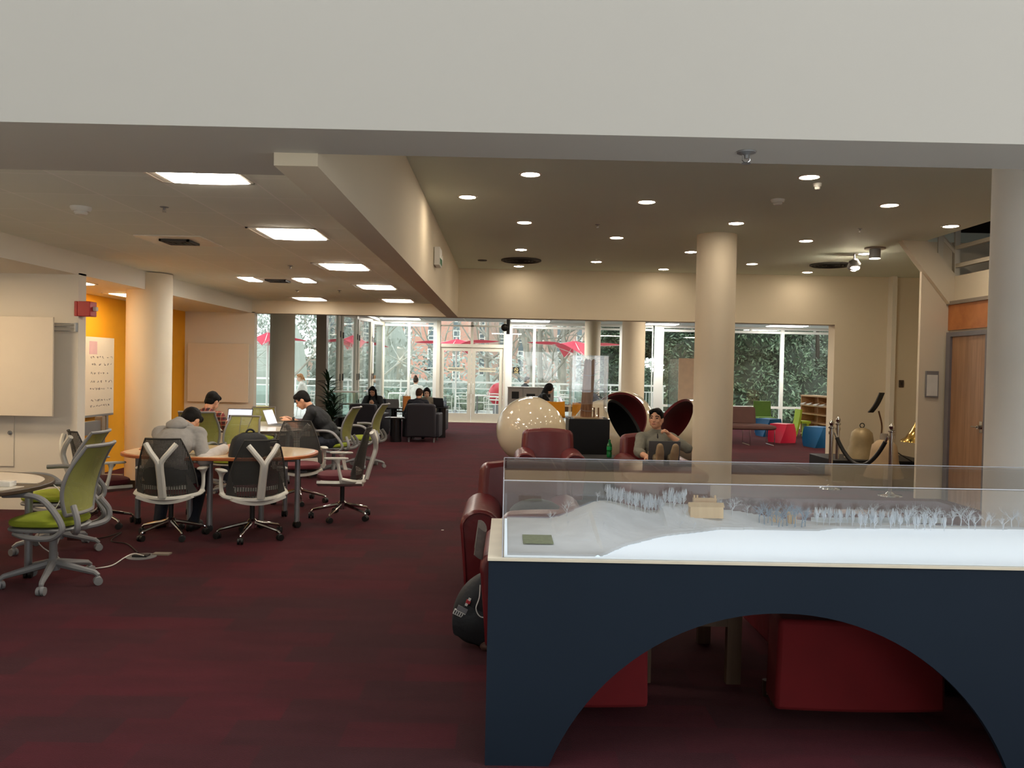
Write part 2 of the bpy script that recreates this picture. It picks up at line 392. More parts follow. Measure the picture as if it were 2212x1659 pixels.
# upper landing seen through the hole in the ceiling
struct('parapet_right', MB().box(5.9, 6.0, 3.9, 11.0, 2.60, 2.96), M_wall)
struct('stringer_right', MB().prism([(5.30, 3.27), (5.18, 3.43), (5.52, 3.43), (5.93, 2.96), (5.93, 2.60), (5.84, 2.60)], 0, 0.12, Matrix(((1, 0, 0, 0), (0, 0, -1, 11.04), (0, 1, 0, 0), (0, 0, 0, 1)))), M_wall)
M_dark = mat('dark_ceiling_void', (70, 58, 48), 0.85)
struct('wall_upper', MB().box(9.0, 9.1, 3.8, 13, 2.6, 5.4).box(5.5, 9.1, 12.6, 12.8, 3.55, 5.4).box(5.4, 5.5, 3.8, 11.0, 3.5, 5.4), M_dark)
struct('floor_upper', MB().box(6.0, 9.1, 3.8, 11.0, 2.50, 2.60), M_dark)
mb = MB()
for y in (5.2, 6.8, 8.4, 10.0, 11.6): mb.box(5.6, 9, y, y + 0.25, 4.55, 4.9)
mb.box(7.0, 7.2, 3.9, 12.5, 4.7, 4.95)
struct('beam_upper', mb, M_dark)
rail = thing('landing_railing', 'grey metal guard railing of the upper landing beside the white column', 'railing', (5.95, 11.0, 2.96))
for z in (0.12, 0.36, 0.62, 0.88):
    MB().box(-0.02, 0.03, -6.8, 0, z, z + 0.05).build('rail', M_frame, rail)
for z in (0.30, 0.56):
    MB().tube([(0, 0, z + 0.02), (-0.42, 0.02, z + 0.49)], 0.03, 6).build('rail', M_frame, rail)
for y in (0, -1.5, -3.0, -4.5): MB().box(-0.03, 0.04, y - 0.03, y + 0.03, 0, 0.95).build('post', M_frame, rail)
MB().box(-0.25, -0.18, -0.02, 0.04, 0.2, 0.75).build('post', M_frame, rail)

# columns
def column(x, y, r, z, base=False, m=None):
    o = struct('column', MB().lathe([(r, 0), (r, z)], 48), m or M_wall, loc=(x, y, 0))
    if base: MB().lathe([(r + 0.012, 0), (r + 0.012, 0.10), (r + 0.004, 0.105)], 48).build('column_base', M_base, o)
    return o
column(-4.66, 10.85, 0.28, 2.76, True)
column(2.72, 10.83, 0.255, 3.42)
column(-4.84, 17.95, 0.262, 3.02, True)
column(2.76, 18.0, 0.25, 3.02)
column(2.45, 23.6, 0.225, 3.02)
column(3.08, 4.75, 0.275, 3.42, m=mat('white_column_paint', (242, 240, 236), 0.6, noise=0.01))

# closet door let into the left wall, wooden door at the right
d = struct('door_3', MB().box(-6.2, -5.27, 8.925, 8.95, 0.466, 1.6), M_wallw, bevel=0.003)
MB().lathe([(0.022, 0), (0.022, 0.012), (0.012, 0.018), (0.012, 0.03)], 12, T(-5.31, 8.926, 0.83) @ Matrix.Rotation(R(90), 4, 'X')).build('lock', M_steel, d)
d = struct('door_2', MB().box(5.86, 5.905, 10.06, 10.86, 0.0, 2.16), M_wood)
MB().box(5.83, 5.905, 10.86, 10.96, 0, 2.22).box(5.83, 5.905, 9.97, 10.06, 0, 2.22).box(5.83, 5.905, 10.06, 10.86, 2.16, 2.22).build('door_frame', mat('grey_door_frame', (120, 116, 122), 0.5), d)
h = MB().cyl((5.85, 10.13, 1.02), (5.80, 10.13, 1.02), 0.025).tube([(5.80, 10.13, 1.02), (5.80, 10.25, 1.02)], 0.011).build('door_handle', M_chrome, d)
MB().box(5.845, 5.862, 10.10, 10.16, 0.95, 1.09).build('door_lock_plate', M_chrome, d)
struct('trim_2', MB().box(5.87, 5.905, 8.0, 11.0, 2.25, 2.60), M_woodd)
struct('trim_3', MB().box(5.84, 5.91, 7.5, 11.0, 2.585, 2.63), M_bronze)

# ------------------------------------------------------------------ glazing
GY = 24.8
def gx(px, Y=GY): return P(px, 800, Y=Y).x
def glazing(name, xs, zs, Y, m, w=0.07, dep=0.10, wl=None, pane=True, extra=()):
    mb = MB()
    for i, x in enumerate(xs):
        ww = (wl or {}).get(i, w); mb.box(x - ww/2, x + ww/2, Y - dep/2, Y + dep/2, 0, 3.02)
    for z, hw in zs: mb.box(xs[0], xs[-1], Y - dep/2 + 0.01, Y + dep/2 - 0.01, z - hw/2, z + hw/2)
    for e in extra: mb.box(*e)
    o = struct(name, mb, m)
    if pane: MB().box(xs[0], xs[-1], Y - 0.006, Y + 0.006, 0.02, 3.0).build('pane', M_glass, o)
    return o
xl, xr = gx(950), gx(1087)
glazing('window_1', [gx(815), gx(823), gx(883), gx(943)], [(0.06, 0.12), (2.87, 0.06), (2.98, 0.08)], GY, M_framew, 0.07, wl={1: 0.16, 3: 0.22})
glazing('window_2', [gx(1096), gx(1153), gx(1265), gx(1340), gx(1408)], [(0.06, 0.12), (2.87, 0.06), (2.98, 0.08)], GY, M_framew, 0.08, wl={0: 0.26, 4: 0.02})
glazing('window_3', [gx(1422), gx(1560), gx(1688), gx(1850), 9.9], [(0.06, 0.12), (0.62, 0.07), (2.87, 0.07), (2.98, 0.08)], GY, M_framew, 0.10, wl={0: 0.27},
        extra=[(gx(1619) - 0.04, gx(1619) + 0.04, GY - 0.04, GY + 0.04, 0.06, 0.62), (gx(1620) - 0.03, gx(1620) + 0.03, GY - 0.05, GY + 0.02, 2.87, 3.0), (gx(1757) - 0.03, gx(1757) + 0.03, GY - 0.05, GY + 0.02, 2.87, 3.0)])
# double entrance door with its transom light
DZ = 2.24
mb = MB().box(xl - 0.04, xr + 0.04, GY - 0.06, GY + 0.06, DZ, DZ + 0.10).box(xl - 0.10, xl, GY - 0.08, GY + 0.08, 0, 3.02).box(xr, xr + 0.06, GY - 0.08, GY + 0.08, 0, 3.02)
mb.box(xl, xr, GY - 0.05, GY + 0.05, 2.86, 2.90).box(gx(1018.5) - 0.04, gx(1018.5) + 0.04, GY - 0.05, GY + 0.05, DZ, 3.0).box(xl, xr, GY - 0.1, GY + 0.1, 0, 0.02)
door = struct('door_1', mb, M_frame)
MB().box(xl, xr, GY - 0.006, GY + 0.006, DZ + 0.1, 3.0).build('transom_pane', M_glass, door)
xm = gx(1018.5)
M_plate = mat('cream_sign_plate', (226, 220, 196), 0.5); M_ink = mat('dark_ink', (40, 38, 36), 0.6)
for a, b, hx in ((xl + 0.01, xm - 0.006, -1), (xm + 0.006, xr - 0.01, 1)):
    leaf = MB().box(a, a + 0.11, GY - 0.03, GY + 0.03, 0.02, DZ).box(b - 0.11, b, GY - 0.03, GY + 0.03, 0.02, DZ).box(a + 0.11, b - 0.11, GY - 0.028, GY + 0.028, 0.02, 0.27).box(a + 0.11, b - 0.11, GY - 0.028, GY + 0.028, DZ - 0.11, DZ - 0.001).build('door_leaf', M_frame, door)
    MB().box(a + 0.1, b - 0.1, GY - 0.005, GY + 0.005, 0.26, DZ - 0.1).build('pane', M_glass, leaf)
    hxp = b - 0.055 if hx < 0 else a + 0.055
    MB().tube(bez([(hxp, GY - 0.03, 0.86), (hxp, GY - 0.09, 0.87), (hxp, GY - 0.10, 1.0), (hxp, GY - 0.09, 1.14), (hxp, GY - 0.03, 1.15)], 16), 0.013, 8).build('pull_handle', M_framew, leaf)
    cxm = (a + b)/2
    MB().box(cxm - 0.25, cxm + 0.25, GY - 0.012, GY - 0.006, 1.52, 1.64).build('sign_plate', M_plate, leaf)
    text_mesh('TERRACE ACCESS', 0.058, 'sign_lettering', M_ink, leaf, T(cxm, GY - 0.0135, 1.58) @ Matrix.Rotation(R(90), 4, 'X'))
# folding glass wall towards the terrace, and the glass beyond the column
n = 7; pts = []
for i in range(n + 1):
    t = i/n; pts.append(Vector((-4.18 + 0.42*t + (0.10 if i % 2 else -0.06), 19.1 + 5.65*t, 0)))
fold = tag(thing('window_4', None, None), kind='structure')
for a, b in zip(pts, pts[1:]):
    L = (b - a).length; ang = math.atan2(b.y - a.y, b.x - a.x); Mx = T(a.x, a.y, 0) @ Rz(ang)
    pn = MB().box(0, 0.075, -0.03, 0.03, 0.03, 2.95, Mx).box(L - 0.075, L, -0.03, 0.03, 0.03, 2.95, Mx).box(0, L, -0.03, 0.03, 0.03, 0.16, Mx).box(0, L, -0.03, 0.03, 2.85, 2.95, Mx).build('folding_panel', M_frame, fold)
    MB().box(0.07, L - 0.07, -0.005, 0.005, 0.15, 2.86, Mx).build('pane', M_glass, pn)
    MB().box(0.02, 0.05, -0.05, -0.03, 1.25, 1.42, Mx).box(0.02, 0.05, -0.05, -0.03, 0.55, 0.72, Mx).box(0.02, 0.05, -0.05, -0.03, 2.3, 2.45, Mx).build('hinge', M_black, pn)
struct('trim_4', MB().box(-4.33, -4.10, 18.9, 19.1, 0, 3.02), M_bronze)
struct('trim_5', MB().box(-4.25, -3.72, 19.1, 24.9, 2.95, 3.02), M_framew)
glazing('window_5', [-8.0, -6.2, -4.3], [(0.05, 0.1), (2.92, 0.1)], 19.0, M_frame, 0.07)

# ------------------------------------------------------------------ ceiling lights
M_trof = emit('troffer_lens', WARM2, TROFFER); M_cup = mat('troffer_reflector', (235, 228, 215), 0.35)
M_lamp = emit('downlight_lens', WARM, DOWN); M_lampd = emit('far_downlight_lens', WARM, DOWN*0.55); M_ring = mat('downlight_ring', (215, 205, 190), 0.3)
M_trofw = emit('added_warm_troffer_lens', (1.0, 0.74, 0.46), TROFFER*1.05); M_trofa = emit('alcove_lens', (1.0, 0.78, 0.5), TROFFER*0.62); M_trofd = emit('far_troffer_lens', WARM2, TROFFER*0.28)
def troffer(x, y, z, label, mlens, w=0.59, l=0.59, group='square ceiling lights'):
    t = thing('ceiling_light', label, 'ceiling light', (x, y, z), 0, group)
    a, b = w/2, l/2
    fr = MB().box(-a, a, -b, -b + 0.02, -0.006, 0.012).box(-a, a, b - 0.02, b, -0.006, 0.012).box(-a, -a + 0.02, -b, b, -0.006, 0.012).box(a - 0.02, a, -b, b, -0.006, 0.012).build('frame', M_cup, t)
    MB().box(-a + 0.02, a - 0.02, -b + 0.02, b - 0.02, -0.005, -0.001).build('reflector', M_cup, t)
    MB().surf(lambda u, v: ((u - 0.5)*(w - 0.12) + 0.03, (v - 0.5)*(l - 0.06), -0.008 - 0.006*math.sin(PI*u)), 8, 1, 0.003).build('lens', mlens, t)
    return t
for i, y in enumerate((5.02, 7.30, 9.63, 12.00, 14.38)):
    troffer(-1.92, y, 2.768, 'lit square troffer, %s from the front in the row beside the long beam' % ORD[i], M_trof if i < 4 else M_trofd)
troffer(-3.45, 14.40, 2.768, 'lit square troffer alone near the far left corner of the tiled ceiling', M_trofd)
troffer(-5.65, 7.5, 2.538, 'unseen troffer added over the wall with the blank whiteboard', M_trofw); troffer(-6.6, 6.0, 2.538, 'unseen troffer added beyond the left edge over the white round table', M_trofw)  # both added out of view to warm and brighten the left wall
for i, y in enumerate((9.75, 11.5)):
    troffer(-5.2, y, 2.538, 'small lit panel in the yellow alcove ceiling, %s the round column' % ('added unseen in front of' if not i else 'behind'), M_trofa, 0.55, 0.55)  # the front panel is added out of sight to light the column
rows = {-0.44: [8.74], 0.19: [7.67, 10.18, 12.49, 14.5], 1.455: [8.80, 11.19, 13.69], 2.72: [7.54, 9.93, 12.36, 14.5], 3.99: [8.70, 11.12, 13.56], 5.24: [9.82, 12.18, 14.5]}
M_bulb = emit('spot_lamp_glow', (1.0, 0.85, 0.62), 260.0)
for li, (x, ys) in enumerate(sorted(rows.items())):
    for i, y in enumerate(ys):
        lb = 'recessed ceiling downlight, %s from the front in the %s line from the long beam' % (ORD[i], ORD[li]) if li else 'lone recessed downlight in the grey ceiling closest to the long beam'
        t = thing('downlight', lb, 'ceiling light', (x, y, 3.42), 0, 'recessed downlights')
        MB().lathe([(0.082, -0.002), (0.088, -0.008), (0.103, -0.006), (0.106, 0.0)], 28).build('trim_ring', M_ring, t)
        MB().lathe([(0.0, -0.014), (0.05, -0.012), (0.083, -0.004)], 24).build('lens', M_lamp if y < 14 else M_lampd, t)
# bay strip lights
M_strip = emit('strip_lens', (1.0, 0.97, 0.9), BAYL); M_strip2 = emit('added_warm_strip_lens', (1.0, 0.86, 0.68), 30.0)
for i, (px0, px1, py, lb) in enumerate(((822, 905, 688, 'white strip light over the window left of the glass doors'), (1103, 1190, 693, 'white strip light just right of the glass doors'),
                                        (1394, 1470, 700, 'white strip light between the far columns and the near column'), (1660, 1752, 704, 'white strip light above the far right window'))):
    a = P(px0, py, Z=3.0); b = P(px1, py, Z=3.0); cx = (a.x + b.x)/2
    t = thing('strip_light', lb, 'ceiling light', (cx, a.y, 3.018), 0, 'strip lights of the window bay')
    w = (b.x - a.x)/2
    MB().box(-w, w, -0.33, 0.33, -0.014, -0.001).build('housing', M_cup, t); MB().box(-w + 0.03, w - 0.03, -0.29, 0.29, -0.024, -0.012).build('lens', M_strip, t)
for i, x in enumerate((0.0, 4.2, 7.6)):  # hidden strips added to brighten the bay from the front
    t = thing('strip_light', 'unseen strip light added behind the header, %s from the left' % ORD[i], 'ceiling light', (x, 17.0, 3.018), 0, 'added strip lights behind the header')
    MB().box(-0.62, 0.62, -0.33, 0.33, -0.014, -0.001).build('housing', M_cup, t); MB().box(-0.58, 0.58, -0.29, 0.29, -0.024, -0.014).build('lens', M_strip2, t)
# spotlights near the ceiling corner at the right
t = thing('spotlight', 'bright round spot lamp hanging under the ceiling beside the dark round grille', 'spotlight', (0, 0, 0))
p = P(1845, 573, Y=12.2); t.location = p
MB().cyl((0, 0, 0.05), (0, 0, 3.42 - p.z), 0.012, None, 8).build('stem', M_steel, t)
MB().lathe([(0.09, -0.05), (0.085, 0.04), (0.03, 0.1), (0, 0.1)], 20, Matrix.Rotation(R(35), 4, 'X')).build('housing', M_steel, t)
MB().ell((0, -0.01, -0.03), (0.075, 0.075, 0.06)).build('lamp', M_bulb, t)
t = thing('track_spotlight', 'grey cylinder spot fixture on a round plate near the stair opening', 'spotlight', (0, 0, 0))
p = P(1890, 546, Y=11.6); t.location = p
MB().lathe([(0.14, 3.42 - p.z), (0.14, 3.40 - p.z), (0, 3.40 - p.z)], 20).build('plate', M_bronze, t)
MB().cyl((0, 0, -0.08), (0, 0, 3.40 - p.z), 0.075).build('can', M_steel, t)
MB().lathe([(0, -0.085), (0.07, -0.082)], 16).build('lens', M_lamp, t)
# ------------------------------------------------------------------ fittings on the ceilings
def sprinkler(p, label, s=1.0, z=None):
    t = thing('sprinkler', label, 'sprinkler', p, 0, 'fire sprinklers')
    t.scale = (s, s, s); s = 1.0
    MB().lathe([(0.0, 0.0), (0.06*s, -0.001), (0.055*s, -0.008), (0.02*s, -0.014), (0.012*s, -0.02), (0.012*s, -0.04), (0, -0.04)], 16).build('escutcheon', M_steel, t)
    MB().tube([(-0.02*s, 0, -0.02), (-0.022*s, 0, -0.05), (-0.004*s, 0, -0.066)], 0.004*s, 5).tube([(0.02*s, 0, -0.02), (0.022*s, 0, -0.05), (0.004*s, 0, -0.066)], 0.004*s, 5).build('frame_arm', M_chrome, t)
    MB().lathe([(0, -0.066), (0.025*s, -0.066), (0.028*s, -0.07), (0, -0.07)], 12).build('deflector', M_steel, t)
sprinkler(P(1612, 328, Z=2.60), 'chrome fire sprinkler under the wide front beam', 0.75)
for px, py, z, lb in ((355, 447, 2.77, 'small sprinkler in the tiled ceiling below the nearest square light'), (627, 574, 2.77, 'small sprinkler in the tiled ceiling between the third light and the corner'),
                      (733, 627, 2.77, 'small sprinkler in the tiled ceiling near the far square lights'), (642, 627, 2.77, 'small sprinkler in the tiled ceiling just before the corner light'),
                      (1291, 485, 3.42, 'small sprinkler in the grey ceiling left of the central column'), (1858, 494, 3.42, 'small sprinkler in the grey ceiling above the spot lamp')):
    sprinkler(P(px, py, Z=z), lb, 0.55)
def detector(p, label, r=0.075):
    t = thing('smoke_detector', label, 'smoke detector', p, 0, 'smoke detectors')
    MB().lathe([(r, 0), (r, -0.012), (r*0.86, -0.03), (r*0.8, -0.034)], 24).build('base', M_white, t)
    MB().lathe([(r*0.62, -0.03), (r*0.66, -0.045), (r*0.5, -0.058), (0, -0.06)], 20).build('sensor_cap', M_white, t)
detector(P(175, 447, Z=2.77), 'white round smoke detector on the tiled ceiling at the left')
detector(P(1680, 431, Z=3.42), 'pale round smoke detector on the grey ceiling between downlights', 0.07)
detector(P(1766, 396, Z=3.42), 'tiny round ceiling sensor beside the nearest right downlight', 0.04)
M_grille = mat('dark_grille', (58, 56, 54), 0.6)
for px, py, lb in ((1126, 564, 'dark round ceiling grille between two downlights near the long beam'), (1795, 574, 'dark round ceiling grille beside the bright spot lamp')):
    p = P(px, py, Z=3.40); t = thing('ceiling_grille', lb, 'vent', (p.x, p.y, 3.42), 0, 'round ceiling grilles')
    MB().lathe([(0.33, 0), (0.33, -0.02), (0.30, -0.03), (0.29, -0.012), (0, -0.012)], 36).build('housing', M_grille, t)
    mb = MB()
    for k in range(1, 5): mb.lathe([(0.06*k, -0.012), (0.06*k + 0.012, -0.028), (0.06*k + 0.02, -0.012)], 32)
    mb.build('louvre_rings', M_black, t)
p = P(1042, 562, Z=3.42); tag(MB().lathe([(0.08, 0), (0.075, -0.012), (0, -0.014)], 20).build('round_vent', M_grille, loc=p), 'small flat dark disc on the ceiling left of the round grille', 'vent')
def diffuser(p, label, w=0.6, l=0.6):
    t = thing('air_diffuser', label, 'vent', p, 0, 'square air diffusers')
    MB().box(-w/2, w/2, -l/2, l/2, -0.01, 0).build('panel', M_cup, t)
    mb = MB()
    for k in range(4):
        a = 0.03 + 0.036*k; mb.box(-a, a, -a, -a + 0.02, -0.03, -0.008).box(-a, a, a - 0.02, a, -0.03, -0.008).box(-a, -a + 0.02, -a, a, -0.03, -0.008).box(a - 0.02, a, -a, a, -0.03, -0.008)
    mb.build('vanes', M_grille, t)
diffuser(P(388, 519, Z=2.768), 'square air diffuser with dark vanes in the middle of the tiled ceiling')
diffuser(P(600, 604, Z=2.768), 'square air diffuser flanked by two short lit slots in the tiled ceiling', 0.5, 0.5)
p = P(600, 604, Z=2.766)
for s, lb in ((-1, 'short lit slot on the left of the far air diffuser'), (1, 'short lit slot on the right of the far air diffuser')):
    t = thing('slot_light', lb, 'ceiling light', (p.x + 0.37*s, p.y, 2.766), 0, 'short lit slots')
    MB().box(-0.12, 0.12, -0.28, 0.28, -0.004, 0.002).build('frame', M_cup, t); MB().box(-0.09, 0.09, -0.25, 0.25, -0.01, -0.004).build('lens', M_strip, t)
# exit style box on the long beam, camera on the header
t = thing('emergency_light', 'small pale emergency light box on the side of the long beam', 'emergency light', P(940, 556, X=-0.885))
MB().box(0, 0.07, -0.16, 0.16, -0.11, 0.11).build('housing', M_white, t, bevel=0.008)
MB().box(0.07, 0.075, -0.13, 0.13, -0.09, -0.02).build('window', pane_mat('green_tint', (0.5, 0.8, 0.7), 0.1, 0.5), t)
MB().lathe([(0.05, 0), (0.06, 0.04), (0, 0.05)], 14, T(0.03, 0.24, 0.0) @ Matrix.Rotation(R(90), 4, 'Y')).build('lamp_head', M_white, t)
t = thing('security_camera', 'black security camera on a bracket under the header by the glass doors', 'camera', P(1098, 690, Y=15.15))
MB().box(-0.03, 0.03, -0.03, 0.03, -0.27, 0.0).build('bracket', M_black, t)
MB().ell((-0.06, -0.02, -0.15), (0.07, 0.07, 0.07)).build('dome', M_black, t)
# ------------------------------------------------------------------ outdoors: terrace, railing, parasols, trees, buildings
M_pave = brick_mat('terrace_pavers', (206, 204, 198), (196, 194, 188), (170, 168, 162), 0.6, 0.6, 0.01, 0.8, 0.0)
struct('floor_terrace', MB().box(-14, 6.2, 24.95, 32.2, -0.25, -0.01).box(-14, -4.1, 18.9, 24.95, -0.25, -0.01), M_pave)
struct('ground', MB().box(-160, 160, 32.2, 260, -2.2, -2.0), mat('dry_ground', (150, 150, 132), 0.9, noise=0.2, nscale=0.3))
rl = thing('terrace_railing', 'long pale metal railing with glass infill at the terrace edge', 'railing', (0, 31.6, 0))
MB().box(-14, 6.1, -0.04, 0.04, 1.05, 1.12).build('handrail', M_framew, rl)
MB().box(-14, 6.1, -0.02, 0.02, 0.82, 0.86).build('mid_rail', M_framew, rl)
MB().box(-14, 6.1, -0.02, 0.02, 0.08, 0.12).build('bottom_rail', M_framew, rl)
for k in range(11): MB().box(-14 + 2*k - 0.03, -14 + 2*k + 0.03, -0.03, 0.03, 0, 1.05).build('post', M_framew, rl)
MB().box(-14, 4.9, -0.004, 0.004, 0.14, 0.82).build('glass_infill', pane_mat('railing_glass', (0.86, 0.95, 0.93), 0.06, 0.4), rl)
mb = MB()
for k in range(9): mb.box(5.0 + 0.12*k, 5.02 + 0.12*k, -0.01, 0.01, 0.12, 0.82)
mb.build('balusters', M_framew, rl)
M_hedge = mat('hedge_leaf', (138, 152, 132), 0.7, noise=0.3, nscale=12)

def leaf_cloud(mb, c, r, n, size, rnd, inner=0.35):
    for _ in range(n):
        while True:
            p = Vector((rnd.uniform(-1, 1), rnd.uniform(-1, 1), rnd.uniform(-1, 1)))
            if inner < p.length < 1: break
        q = Vector((c[0] + p.x*r[0], c[1] + p.y*r[1], c[2] + p.z*r[2]))
        a = Vector((rnd.uniform(-1, 1), rnd.uniform(-1, 1), rnd.uniform(-1, 1))).normalized(); b = a.orthogonal().normalized()
        s = size*rnd.uniform(0.6, 1.3)
        mb.add([q - a*s, q + b*s*0.4, q + a*s, q - b*s*0.4], [(0, 1, 2, 3)])
def low_hedge(x, y, w, label):
    rnd = random.Random(int(x*31)); mb = MB(); mb.ell((0, 0, 0.35), (w*0.9, 0.3, 0.33), None, 12, 8); leaf_cloud(mb, (0, 0, 0.4), (w, 0.38, 0.42), 420, 0.07, rnd)
    tag(mb.build('shrub', M_hedge, loc=(x, y, 0), ang=10), label, 'shrub', 'terrace shrubs')
low_hedge(-2.6, 31.1, 0.9, 'grey green shrub behind the left glass door'); low_hedge(-1.2, 31.1, 0.6, 'grey green shrub behind the middle of the glass doors')
low_hedge(-4.2, 31.0, 0.8, 'grey green shrub behind the seated couple at the railing')

# parasols
M_para = mat('pink_red_canvas', (222, 66, 92), 0.8, noise=0.05); M_para.node_tree.nodes['Principled BSDF'].inputs['Transmission Weight'].default_value = 0.0
def parasol(x, y, half, zt, zc, rz, label, lift=(0, 0, 0, 0)):
    t = thing('parasol', label, 'parasol', (x, y, 0), rz, 'pink parasols on the terrace')
    MB().cyl((0, 0, 0), (0, 0, zt + 0.05), 0.035).build('pole', M_framew, t)
    MB().lathe([(0.36, 0), (0.36, 0.04), (0.06, 0.09), (0.05, 0.14)], 20).build('base', M_steel, t)
    cs = [Vector((half*math.cos(PI/2*k), half*math.sin(PI/2*k), zc + lift[k])) for k in range(4)]; top = Vector((0, 0, zt)); mb = MB()
    for k in range(4):
        a, b = cs[k], cs[(k + 1) % 4]
        def fn(u, v, a=a, b=b):
            e = a.lerp(b, u); sag = 4*u*(1 - u)
            e = e.lerp(Vector((0, 0, e.z)), 0.30*sag) + Vector((0, 0, 0.20*sag))
            q = top.lerp(e, v); q.z += 0.10*math.sin(PI*v)*(-1) ; return q
        mb.surf(fn, 12, 8, 0.006)
    mb.build('canopy', M_para, t, ang=25)
    for k in range(4):
        MB().tube([(0, 0, zt - 0.45), cs[k]*0.55 + Vector((0, 0, (zt - 0.12)*0.45 - 0.03))], 0.014, 6).build('strut', M_framew, t)
        MB().tube([(0, 0, zt - 0.02), cs[k]*0.5 + Vector((0, 0, zt*0.5 - 0.11)), cs[k] - Vector((0, 0, 0.02))], 0.012, 6).build('rib', M_framew, t)
parasol(2.35, 28.6, 1.66, 2.64, 2.08, R(8), 'pink parasol spread wide in the window behind the wooden post', (0.46, 0, 0.46, 0))
parasol(-1.75, 29.0, 1.55, 2.64, 2.10, R(-14), 'pink parasol behind the glass doors', (0.46, 0, 0.40, 0))
parasol(-4.9, 26.6, 1.15, 2.62, 2.15, R(20), 'pink parasol seen through the folding glass panels', (0.1, 0, 0.2, 0))
parasol(-7.7, 26.8, 1.25, 2.66, 2.2, R(8), 'pink parasol beyond the round column in the far left window', (0.2, 0, 0.1, 0))

# bare trees
M_bark = mat('grey_bark', (168, 162, 152), 0.9, noise=0.25, nscale=2.0); M_bark2 = mat('pale_bark', (188, 188, 180), 0.9, noise=0.2, nscale=2.0)
def branch(mb, p, d, L, r, lev, rnd, seg, kids=3):
    pts = [p]; q = p.copy(); dd = d.copy(); n = 4
    for i in range(n):
        dd = (dd + Vector((rnd.uniform(-.22, .22), rnd.uniform(-.22, .22), rnd.uniform(-.08, .2)))).normalized(); q = q + dd*(L/n); pts.append(q.copy())
    mb.tube(pts, [r*(1 - 0.5*i/n) for i in range(n + 1)], max(3, seg), caps=False)
    if lev <= 0: return
    for k in range(kids):
        t = rnd.randint(2, n); ang = rnd.uniform(0, 2*PI); s = rnd.uniform(0.5, 1.0)
        x, y, z = frame_to(dd); nd = (z*0.8 + (x*math.cos(ang) + y*math.sin(ang))*s).normalized()
        branch(mb, pts[t], nd, L*rnd.uniform(0.6, 0.8), r*0.52, lev - 1, rnd, seg - 1, kids)
def bare_tree(x, y, h, r, label, m, seed, lev=4, stems=1, kids=3):
    rnd = random.Random(seed); t = thing('bare_tree', label, 'tree', (x, y, -2.0), 0, 'bare trees beyond the terrace')
    tr = MB(); cr = MB()
    for s in range(stems):
        a = 2*PI*s/stems + rnd.uniform(-.4, .4); d = Vector((math.cos(a)*0.35*(stems > 1), math.sin(a)*0.3*(stems > 1), 1)).normalized()
        base = Vector((math.cos(a)*0.3*(stems > 1), math.sin(a)*0.2*(stems > 1), 0)); pts = [base]; q = base.copy(); dd = d
        for i in range(5):
            dd = (dd + Vector((rnd.uniform(-.12, .12), rnd.uniform(-.12, .12), 0.05))).normalized(); q = q + dd*(h*0.6/5); pts.append(q.copy())
        tr.tube(pts, [r*(1.2 - 0.13*i) for i in range(6)], 8)
        for k in range(kids + 3):
            i = rnd.randint(2, 5); ang = rnd.uniform(0, 2*PI); xx, yy, zz = frame_to(dd)
            branch(cr, pts[i], (zz*0.7 + xx*math.cos(ang)*0.9 + yy*math.sin(ang)*0.9).normalized(), h*0.30, r*0.5, lev - 1, rnd, 6, kids)
    tr.build('trunk', m, t); cr.build('branches', m, t)
    return t
bare_tree(-12.4, 47, 11, 0.15, 'bare grey tree in the window left of the dark frame post', M_bark, 3, 4)
bare_tree(-15.6, 46, 10, 0.13, 'bare grey tree behind the far left parasol', M_bark2, 4, 4)
bare_tree(-4.3, 52, 12, 0.12, 'bare tree before the brick building left of the doors', M_bark2, 9, 4)
bare_tree(-0.9, 44, 11, 0.12, 'bare tree behind the glass doors', M_bark, 12, 4)
bare_tree(2.3, 42, 12, 0.17, 'large many stemmed bare tree behind the wide parasol', M_bark, 15, 4, 3)
bare_tree(4.4, 46, 12, 0.17, 'bare tree right of the many stemmed tree', M_bark2, 18, 4, 2)
bare_tree(-8.8, 58, 12, 0.13, 'bare tree beyond the folding glass panels', M_bark2, 21, 4)
# evergreens at the right
M_ever = mat('evergreen_leaf', (62, 84, 60), 0.45, noise=0.35, nscale=3.0); M_ever2 = mat('pale_evergreen_leaf', (120, 142, 112), 0.4, noise=0.25, nscale=3.0); M_trunk = mat('dark_bark', (72, 62, 52), 0.9, noise=0.2)
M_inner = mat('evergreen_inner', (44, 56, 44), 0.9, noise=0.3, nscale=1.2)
def evergreen(x, y, w, h, label, seed, n=8200):
    rnd = random.Random(seed); t = thing('evergreen_tree', label, 'tree', (x, y, -2.0), 0, 'evergreen trees at the right')
    MB().tube([(0, 0, 0), (0.1, 0, h*0.4), (0, 0, h*0.8)], [0.12, 0.09, 0.04], 8).build('trunk', M_trunk, t)
    core = MB(); a = MB(); b = MB()
    for k in range(13):
        ph = rnd.uniform(0, 2*PI); rr = rnd.uniform(0.2, 0.62)*w; z = rnd.uniform(0.12, 0.9)*h
        c = (rr*math.cos(ph), rr*math.sin(ph)*0.6, z); s = w*rnd.uniform(0.38, 0.55)
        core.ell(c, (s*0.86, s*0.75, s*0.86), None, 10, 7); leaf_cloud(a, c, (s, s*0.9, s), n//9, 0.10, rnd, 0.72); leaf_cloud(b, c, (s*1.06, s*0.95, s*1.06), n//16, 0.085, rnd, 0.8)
    core.build('inner_crown', M_inner, t); a.build('foliage', M_ever, t, ang=10); b.build('pale_foliage', M_ever2, t, ang=10)
